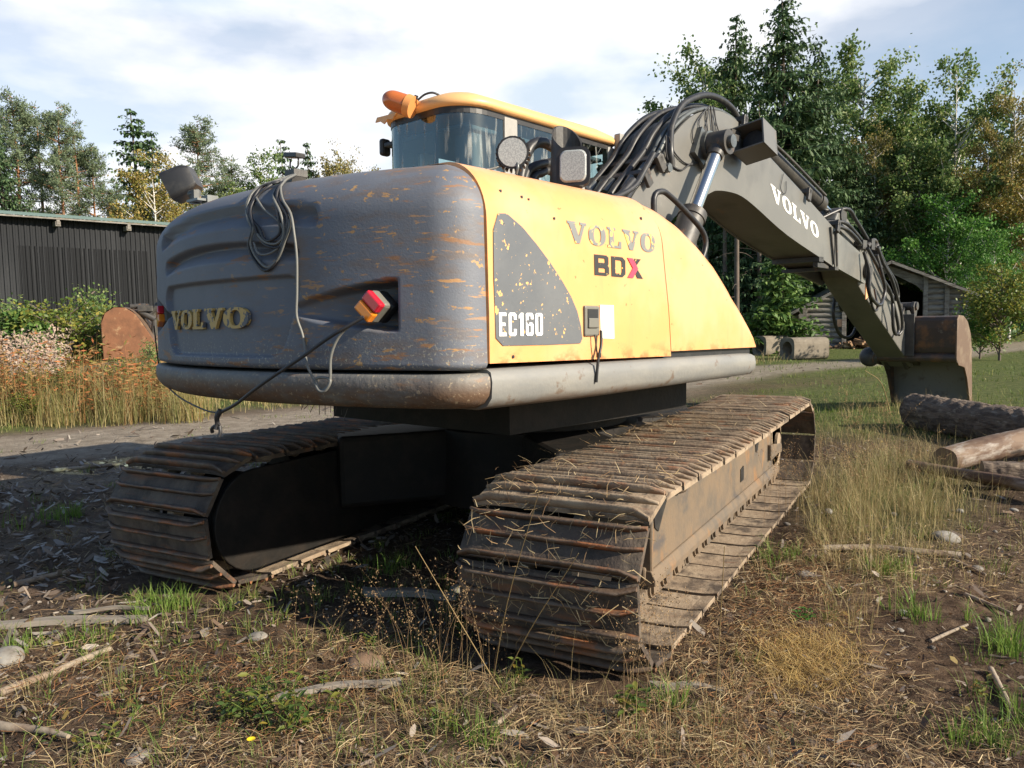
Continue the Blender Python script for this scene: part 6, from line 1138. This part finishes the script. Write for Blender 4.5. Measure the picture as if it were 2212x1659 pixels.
B1 = broad(15, 4.4, 31, l_birch, .19, 26000, .15); B2 = broad(12, 2.7, 32, l_birchy, .15, 14000, .08); B3 = broad(13, 3.0, 33, l_golden, .15, 13000, .12); B4 = broad(13, 3.6, 35, l_birch, .18, 18000, .06)
RW_ = broad(8, 3.4, 34, l_rowan, .16, 15000, .03)
GP = 'trees behind the corrugated shed'
tree('pine_tree', P1, 14, 26, 205, 46, 'tallest pine at the left edge with a reddish trunk', 'pine tree', 1.0, 1.0, GP)
tree('pine_tree', P2, 13, 78, 232, 48, 'pine squeezed behind the tallest pine at the left edge', 'pine tree', .95, 2.0, GP)
tree('pine_tree', P1, 14, 122, 228, 46, 'pine with a straight red trunk, second from the left edge', 'pine tree', .85, 3.4, GP)
tree('pine_tree', P2, 13, 158, 265, 47, 'dense pine right of the straight red trunk', 'pine tree', .95, .3, GP)
tree('pine_tree', P1, 14, 196, 315, 48, 'smaller pine at the right end of the left pine group', 'pine tree', .9, 4.6, GP)
tree('pine_tree', P2, 13, 232, 395, 46, 'short bushy pine above the shed roof', 'pine tree', 1.3, 5.2, GP)
tree('pine_tree', P2, 13, -45, 240, 46, 'pine cut off by the left picture edge', 'pine tree', 1.1, 3.1, GP)
tree('spruce_tree', S2, 15, -6, 285, 40, 'dark green spruce cut by the left picture edge', 'spruce tree', 1.0, .4, GP)
tree('spruce_tree', S3, 12, 283, 226, 50, 'tall slender spruce left of the rear work lamp', 'spruce tree', 1.15, .9, GP)
tree('spruce_tree', S3, 12, 326, 275, 52, 'smaller dark spruce close beside the slender spruce', 'spruce tree', 1.0, 2.2, GP)
tree('birch_tree', B2, 12, 326, 322, 43, 'yellowing birch in front of the slender spruce', 'birch tree', 1.0, .5, GP)
tree('birch_tree', B2, 12, 365, 345, 46, 'olive birch behind the rear work lamp', 'birch tree', .9, 2.5, GP)
tree('pine_tree', P1, 14, 424, 258, 48, 'open crowned pine standing alone above the rear work lamp', 'pine tree', 1.05, 2.8, GP)
tree('pine_tree', P2, 13, 500, 345, 52, 'low round pine left of the cable coil', 'pine tree', 1.25, 1.2, GP)
tree('pine_tree', P2, 13, 455, 395, 50, 'low pine below the open crowned pine', 'pine tree', 1.2, 4.2, GP)
tree('birch_tree', B4, 13, 575, 318, 52, 'green birch left of the reversing camera', 'birch tree', .85, .7, GP)
tree('spruce_tree', S3, 12, 606, 292, 54, 'narrow spruce top beside the reversing camera', 'spruce tree', .8, .2, GP)
tree('spruce_tree', S3, 12, 663, 300, 54, 'narrow spruce top right of the reversing camera', 'spruce tree', .8, 1.6, GP)
tree('birch_tree', B3, 13, 718, 308, 55, 'golden birch between the reversing camera and the cab', 'birch tree', .8, 3.3, GP)
tree('birch_tree', B3, 13, 768, 325, 56, 'thin golden birch just left of the cab', 'birch tree', .7, 5.0, GP)
tree('spruce_tree', S3, 12, 1316, 312, 60, 'small spruce seen between the cab and the boom', 'spruce tree', .9, .6)
GR = 'trees behind the log barn'
tree('birch_tree', B1, 15, 1525, 98, 42, 'broad green birch behind the boom knee', 'birch tree', 1.0, .4, GR)
tree('spruce_tree', S2, 15, 1590, 30, 40, 'dark spruce with a pointed top rising out of the birch', 'spruce tree', .85, 1.4, GR)
tree('spruce_tree', S1, 16, 1692, -20, 36, 'tallest spruce with dense drooping branches', 'spruce tree', 1.0, .2, GR)
tree('spruce_tree', S1, 16, 1768, 85, 37, 'spruce at the right shoulder of the tallest spruce', 'spruce tree', .95, 2.6, GR)
tree('spruce_tree', S2, 15, 1640, 200, 35.5, 'shorter spruce in front of the tallest spruce', 'spruce tree', 1.05, 4.4, GR)
tree('birch_tree', B1, 15, 1868, 105, 43, 'rounded green birch right of the tallest spruce', 'birch tree', 1.0, 3.0, GR)
tree('birch_tree', B4, 13, 1940, 160, 42, 'green birch with a loose crown right of the rounded birch', 'birch tree', .95, 2.0, GR)
tree('birch_tree', B3, 13, 1893, 250, 39, 'orange tinged birch in front of the green ones', 'birch tree', .7, 1.1, GR)
tree('birch_tree', B4, 13, 2068, 108, 38, 'tall bright green birch with sky showing through it', 'birch tree', .85, 4.0, GR)
tree('birch_tree', B3, 13, 2195, 145, 36, 'golden birch at the right picture edge', 'birch tree', .75, 5.1, GR)
tree('birch_tree', B2, 12, 2240, 260, 34, 'yellow green birch cut by the right picture edge', 'birch tree', 1.0, .9, GR)
tree('birch_tree', B2, 12, 2135, 300, 36, 'yellowing birch below the tall bright birch', 'birch tree', .9, 2.9, GR)
tree('birch_tree', B4, 13, 1990, 300, 38, 'dark green birch above the barn roof', 'birch tree', 1.2, 1.5, GR)
tree('rowan_tree', RW_, 8, 2050, 420, 34.5, 'bright green rowan bush tree above the right side of the barn', 'rowan tree', 1.0, .3, GR)
tree('rowan_tree', RW_, 8, 2150, 500, 31, 'leafy rowan at the right corner of the barn', 'rowan tree', .8, 2.3, GR)
tree('spruce_tree', S1, 16, 1850, 330, 38, 'half grown spruce behind the boom tip', 'spruce tree', 1.1, 3.7, GR)
tree('spruce_tree', S4, 4.5, 1690, 545, 27, 'light green young spruce under the boom', 'spruce tree', 1.35, .3, GR)
tree('spruce_tree', S4, 4.5, 1645, 640, 28, 'small bushy young spruce behind the tool box end', 'spruce tree', 1.3, 1.8, GR)
tree('willow_bush', broad(4, 1.5, 41, l_willow, .12, 5200, .04, 'oval', m_trunk), 4, 2165, 575, 21, 'yellow green willow bush at the right picture edge', 'bush', 1.1, .4)
tree('willow_bush', broad(2.4, 1.0, 42, l_rowan, .10, 3000, .04, 'oval', m_trunk), 2.4, 2120, 660, 22, 'dark green bush between the bucket and the willow', 'bush', 1.2, .4)
# bare trunks between the boom and the tool box
for px, y0, d, lb in ((1592, 470, 33, 'bare grey spruce trunk seen under the boom'), (1641, 505, 35, 'second thinner bare trunk under the boom'), (1566, 520, 36, 'faint bare trunk left of the grey one')):
    p = at(px, y0, d); mb = MB(); mb.tube([(0, 0, -.1), (.02, .01, p[2]*.5), (0, 0, p[2]*1.3)], .13, 10, 4, taper=.08); 
    for k in range(12): a = rng.uniform(0, 6.28); z = rng.uniform(1.5, p[2]*1.25); mb.tube([(0, 0, z), (.5*math.cos(a), .5*math.sin(a), z-.05), (.9*math.cos(a), .9*math.sin(a), z-.25)], .014, 4, 2, taper=.004)
    o = mb.build('bare_trunk', m_trunk); o.location = (p[0], p[1], 0); tag(o, lb, 'tree', GR)
# the wood behind reads as one mass
def mass(n, x0, x1, d0, d1, hf, lm, name, label, leaf=.26):
    px = rng.uniform(x0, x1, n); d = rng.uniform(d0, d1, n); hh = hf(px)*rng.random(n)**.8; P = np.array([at(a, 700, b) for a, b in zip(px, d)]); P[:, 2] = hh; P += rng.normal(0, .3, P.shape); P[:, 2] = np.abs(P[:, 2])
    D = nrm(rvec(n)+np.array([0, 0, -.3])); V, F = cards(P, D, nrm(np.cross(D, rvec(n))), leaf*rng.uniform(.6, 1.4, n), leaf*.6); tag(link(name, npmesh(name, V, F, lm)), label, 'forest', kind='stuff')
mass(42000, 1440, 2420, 43, 50, lambda x: 9.5+1.5*np.sin(x/37)+1.2*np.sin(x/17), l_spr, 'dark_wood', 'dark dense wood filling the gaps behind the barn and birches', .42)
mass(20000, -300, 1500, 50, 56, lambda x: 6.5+1.2*np.sin(x/23), l_pine, 'pine_wood', 'low pine wood closing the gaps behind the shed', .36)
# ---- thicket in front of the shed ------------------------------------------------
l_fire = leafmat('fireweed_leaves', [(.34, .10, .035), (.42, .17, .06), (.26, .13, .05), (.20, .17, .05), (.38, .20, .10), (.14, .15, .04)], .25, .7)
l_fluff = leafmat('fireweed_fluff', [(.42, .31, .24), (.50, .40, .32), (.36, .24, .18)], .3, .9)
def thick(n, x0, x1, d0, d1, h0, h1):
    px = rng.uniform(x0, x1, n); d = d0+(d1-d0)*rng.random(n); P = np.array([gp(0, 1000)]*n); 
    for i in range(n): q = at(px[i], 760, d[i]); P[i] = (q[0], q[1], 0)
    P[:, 2] = gh(P[:, 0], P[:, 1]); return P, rng.uniform(h0, h1, n)
Pb, H = thick(900, -140, 360, 11.2, 18, .55, 1.15); n = len(Pb); H *= np.clip(.75+.35*nz(Pb[:, 0], Pb[:, 1], .9, 71), .4, 1.2)
k = 26; t = rng.uniform(.15, 1.0, (n, k)); c = (Pb[:, None]+np.stack([rng.normal(0, .05, (n, k)), rng.normal(0, .05, (n, k)), t*H[:, None]], -1)).reshape(-1, 3); D = nrm(rng.normal(size=c.shape)*np.array([1, 1, .3])+np.array([0, 0, .3])); V, F = cards(c, D, nrm(np.cross(D, rng.normal(size=c.shape))), rng.uniform(.06, .13, len(c)), .026)
tag(link('fireweed', npmesh('fireweed', *joinvf([(V, F), blades(Pb, H, np.full(n, .012), np.full(n, .06), rng.uniform(0, 6, n), 2)]), l_fire)), 'red and orange autumn fireweed in front of the shed', 'plants', kind='stuff')
Pb, H = thick(190, -140, 150, 12, 17, .85, 1.4); n = len(Pb); k = 30; t = rng.uniform(.62, 1.0, (n, k)); c = (Pb[:, None]+np.stack([rng.normal(0, .06, (n, k)), rng.normal(0, .06, (n, k)), t*H[:, None]], -1)).reshape(-1, 3); D = nrm(rng.normal(size=c.shape)+np.array([0, 0, .2])); V, F = cards(c, D, nrm(np.cross(D, rng.normal(size=c.shape))), rng.uniform(.03, .09, len(c)), .03)
tag(link('fireweed_seed_plumes', npmesh('fireweed_seed_plumes', V, F, l_fluff)), 'pale fluffy seed plumes of withered fireweed', 'plants', kind='stuff')
Pb, H = thick(1500, -150, 420, 10.8, 20, .4, .95); V, F = blades(np.repeat(Pb, 14, 0)+rng.normal(0, .10, (len(Pb)*14, 3))*np.array([1, 1, 0]), np.repeat(H, 14)*rng.uniform(.5, 1.1, len(Pb)*14), np.full(len(Pb)*14, .008), np.abs(rng.normal(.35, .25, len(Pb)*14)), rng.uniform(0, 6.28, len(Pb)*14))
tag(link('meadow_grass', npmesh('meadow_grass', V, F, leafmat('meadow_blades', [(.26, .20, .08), (.16, .17, .05), (.36, .29, .13), (.10, .14, .03), (.30, .17, .07), (.20, .19, .07), (.40, .33, .18)], .3, .7))), 'withered tan meadow grass in front of the shed', 'grass', kind='stuff')
BU = broad(2.0, .85, 43, l_willow, .085, 3000, .02, 'oval', m_trunk); BU2 = broad(2.2, .7, 44, l_birch, .075, 2600, .02, 'oval', m_trunk); BU3 = spruce(2.0, .75, 45, 2.2, .02, l_sprl, 2.0)
GB = 'bushes in front of the corrugated shed'
for px, yt, d, pr_, h0, nm, lb, w in ((150, 652, 17, BU, 2.0, 'willow_bush', 'round yellow green willow bush in the middle before the shed', 1.3), (196, 618, 18.5, BU2, 2.2, 'birch_sapling', 'slender birch sapling with sparse leaves before the shed wall', .9), (214, 632, 19.5, BU2, 2.2, 'birch_sapling', 'birch sapling left of the rusty digger bucket', .9), (100, 655, 18, BU, 2.0, 'willow_bush', 'darker willow bush beside the round one', 1.2), (48, 660, 17.5, BU3, 2.0, 'young_spruce', 'blue green young spruce in the thicket', 1.2), (75, 690, 16, BU3, 2.0, 'young_spruce', 'small young spruce among pale seed plumes', 1.0), (8, 640, 18, BU2, 2.2, 'birch_sapling', 'leafy sapling at the left picture edge before the shed', 1.3), (120, 800, 12.2, BU, 2.0, 'willow_bush', 'low yellow green shrub at the edge of the thicket', 1.5), (50, 850, 11.3, BU, 2.0, 'willow_bush', 'small bright shrub near the dirt track at left', 1.6), (262, 775, 13.2, BU, 2.0, 'willow_bush', 'low shrub in front of the rusty digger bucket', .9), (322, 735, 14.5, BU2, 2.2, 'birch_sapling', 'sapling close to the counterweight edge', .8)):
    tree(nm, pr_, h0, px, yt, d, lb, 'bush', w, None, GB)
# rusty spare digger bucket with its linkage
m_or = mat('rusty_orange_bucket', (.22, .095, .045), .7, 0, [((.13, .06, .03), 4, 6, .45, .65, .8), ((.45, .30, .16), 6, 5, .58, .7, .7)], [(30, .3, .01)])
g = at(284, 740, 16.5); SB = empty('spare_bucket', (g[0], g[1], .50), YAW+R_(14)); SB.scale = (1.0, 1.0, 1.0)
bm_ = MB(); bm_.sphere((g[0], g[1], 0), 1.0, 24, 12, (1.9, 1.5, .68)); tag(bm_.build('soil_mound', MATS['yard_ground'] if 'yard_ground' in MATS else m_mud), kind='structure'); tag(SB, 'rusty orange digger bucket lying in the weeds before the shed', 'digger bucket')
sx = Matrix.Rotation(YAW+R_(14), 3, 'Z')
pr_ = [(-.05, .2), (-.06, .95), (.02, 1.16), (.2, 1.28), (.42, 1.27), (.62, 1.12), (.92, .62), (1.02, .35), (.95, .2)]
mb = MB(); mb.prism([(-a+.5, b) for a, b in pr_], lambda u, v, w: (w, u, v), 0, .05); mb.prism([(-a+.5, b) for a, b in pr_], lambda u, v, w: (w, u, v), 1.0, 1.05); mb.build('side_plate', m_or, SB, bevel=.01)
mb = MB(); o1 = [(-a+.5, b) for a, b in dense(pr_[:8], 3)]; n_ = len(o1); mb.grid([(w, u, v) for u, v in o1 for w in (0, 1.05)], n_, 2, False, False); mb.build('shell', m_rustplate, SB)
mb = MB()
for a, b, c_, d_, r_ in ((-.10, 1.22, -.42, 1.02, .07), (-.42, 1.02, -.36, .62, .06), (-.30, 1.1, -.55, 1.42, .05), (-.55, 1.42, -.62, 1.05, .05), (.05, 1.3, -.25, 1.32, .05)):
    mb.cyl((.35, a, b), (.35, c_, d_), r_, r_, 10); mb.cyl((.7, a, b), (.7, c_, d_), r_, r_, 10)
mb.cyl((.25, -.55, 1.42), (.8, -.55, 1.42), .075, .075, 14); mb.box((.5, -.25, 1.25), (.5, .3, .12)); mb.build('hitch', m_boomd, SB, bevel=.01)
# ---- small leafy plants close to the camera ----------------------------------------
l_leaf = leafmat('herb_leaves', [(.07, .12, .035), (.10, .16, .04), (.20, .20, .04), (.05, .09, .03), (.30, .22, .04)], .35, .45)
def herb(px, py, h, n, leaf, label, seed, spread=.03, lm=None):
    r = np.random.default_rng(seed); g = gp(px, py); g[2] = float(gh(g[0], g[1])); mb = MB(); Ps, Ds, Ss, Ls = [], [], [], []
    for i in range(max(1, n//7)):
        a = r.uniform(0, 6.28); e = Vector((math.cos(a)*spread*r.uniform(.2, 1), math.sin(a)*spread*r.uniform(.2, 1), h*r.uniform(.6, 1))); b0 = Vector((r.normal(0, spread*.5), r.normal(0, spread*.5), 0)); mb.tube([b0, b0+e*.5+Vector((0, 0, .01)), b0+e], .0013, 4, 3)
        for k in range(7):
            t = .25+.75*k/6; q = b0+e*t; aa = k*2.4+r.uniform(0, 1); d = np.array([math.cos(aa), math.sin(aa), r.uniform(-.1, .5)]); d /= np.linalg.norm(d); Ps.append(np.array(q)); Ds.append(d); s_ = np.cross(d, np.array([0, 0, 1.])+r.normal(0, .3, 3)); Ss.append(s_/np.linalg.norm(s_)); Ls.append(leaf*r.uniform(.6, 1.2))
    T = empty('herb', g); tag(T, label, 'plant', 'small leafy herbs in the foreground'); mb.build('stem', l_green, T)
    P, D, S, L = map(np.array, (Ps, Ds, Ss, Ls)); n_ = len(P); L = L[:, None]; W_ = L*.42; up = np.cross(S, D)
    V = np.stack([P, P+D*L*.25+S*W_*.42, P+D*L*.6+S*W_*.48+up*L*.05, P+D*L-up*L*.12, P+D*L*.6-S*W_*.48+up*L*.05, P+D*L*.25-S*W_*.42], 1).reshape(-1, 3); b = np.arange(n_)[:, None]*6
    link('leaves', npmesh('leaves', V, np.concatenate([b+np.array([[0, 1, 2, 3]]), b+np.array([[0, 3, 4, 5]])], 0), lm or l_leaf), T)
l_bright = leafmat('bright_leaves', [(.06, .17, .03), (.09, .22, .04), (.05, .12, .025)], .35, .45)
for i, (px, py, h, n, lf, lb, sp) in enumerate([(1375, 1560, .13, 35, .042, 'dark green herb with rounded leaves at the corner of the near track', .03), (1128, 1470, .11, 21, .034, 'small glossy green herb in the shade behind the near track', .02), (1740, 1345, .06, 35, .03, 'single fresh green herb on the bare soil right of the track', .025), (560, 1560, .14, 98, .036, 'yellow green willow herb patch low in the middle foreground', .09), (640, 1600, .15, 98, .036, 'leafy patch with yellowing leaves beside the dandelion', .09), (500, 1580, .10, 49, .032, 'sparse dark herb left of the yellowing patch', .06), (720, 1500, .08, 35, .02, 'tuft of small leaves before the grey lath', .05), (250, 1640, .08, 49, .03, 'low green herb at the bottom left', .07), (960, 1600, .08, 35, .022, 'small herb with pale leaves at the bottom centre', .05), (800, 1410, .07, 28, .02, 'green herb leaning on the wood block', .04), (1000, 1380, .10, 28, .02, 'shaded herb between the tracks near the stalk', .04), (600, 1480, .05, 28, .016, 'tiny leaves in the brown litter at centre left', .05), (2120, 1500, .07, 42, .02, 'small green herb among pebbles at the lower right', .05), (60, 1640, .05, 28, .016, 'tiny herb in the lower left corner', .05)]): herb(px, py, h, n, lf, lb, 80+i, sp, l_bright if i == 2 else None)
# dandelion
g = gp(547, 1655); FL = empty('dandelion', (g[0], g[1], float(gh(g[0], g[1])))); tag(FL, 'small yellow dandelion flower low in the foreground', 'flower')
mb = MB(); mb.tube([(0, 0, 0), (.002, 0, .03), (0, .003, .055)], .0014, 5); mb.build('stem', l_green, FL)
mb = MB(); 
for i in range(22): a = 6.28*i/22; d = Vector((math.cos(a), math.sin(a), .25)); s = Vector((-math.sin(a), math.cos(a), 0)); c = Vector((0, .003, .055)); mb.add([c, c+d*.010+s*.0022, c+d*.014, c+d*.010-s*.0022], [(0, 1, 2, 3)])
mb.build('petals', mat('yellow_petals', (.85, .62, .02), .6), FL)
# tidy: put every thing's custom marks in place
for o in list(bpy.data.objects):
    if o.parent is None and o.type in {'MESH', 'EMPTY'} and 'label' not in o and o.get('kind') != 'structure': print('UNLABELLED', o.name)
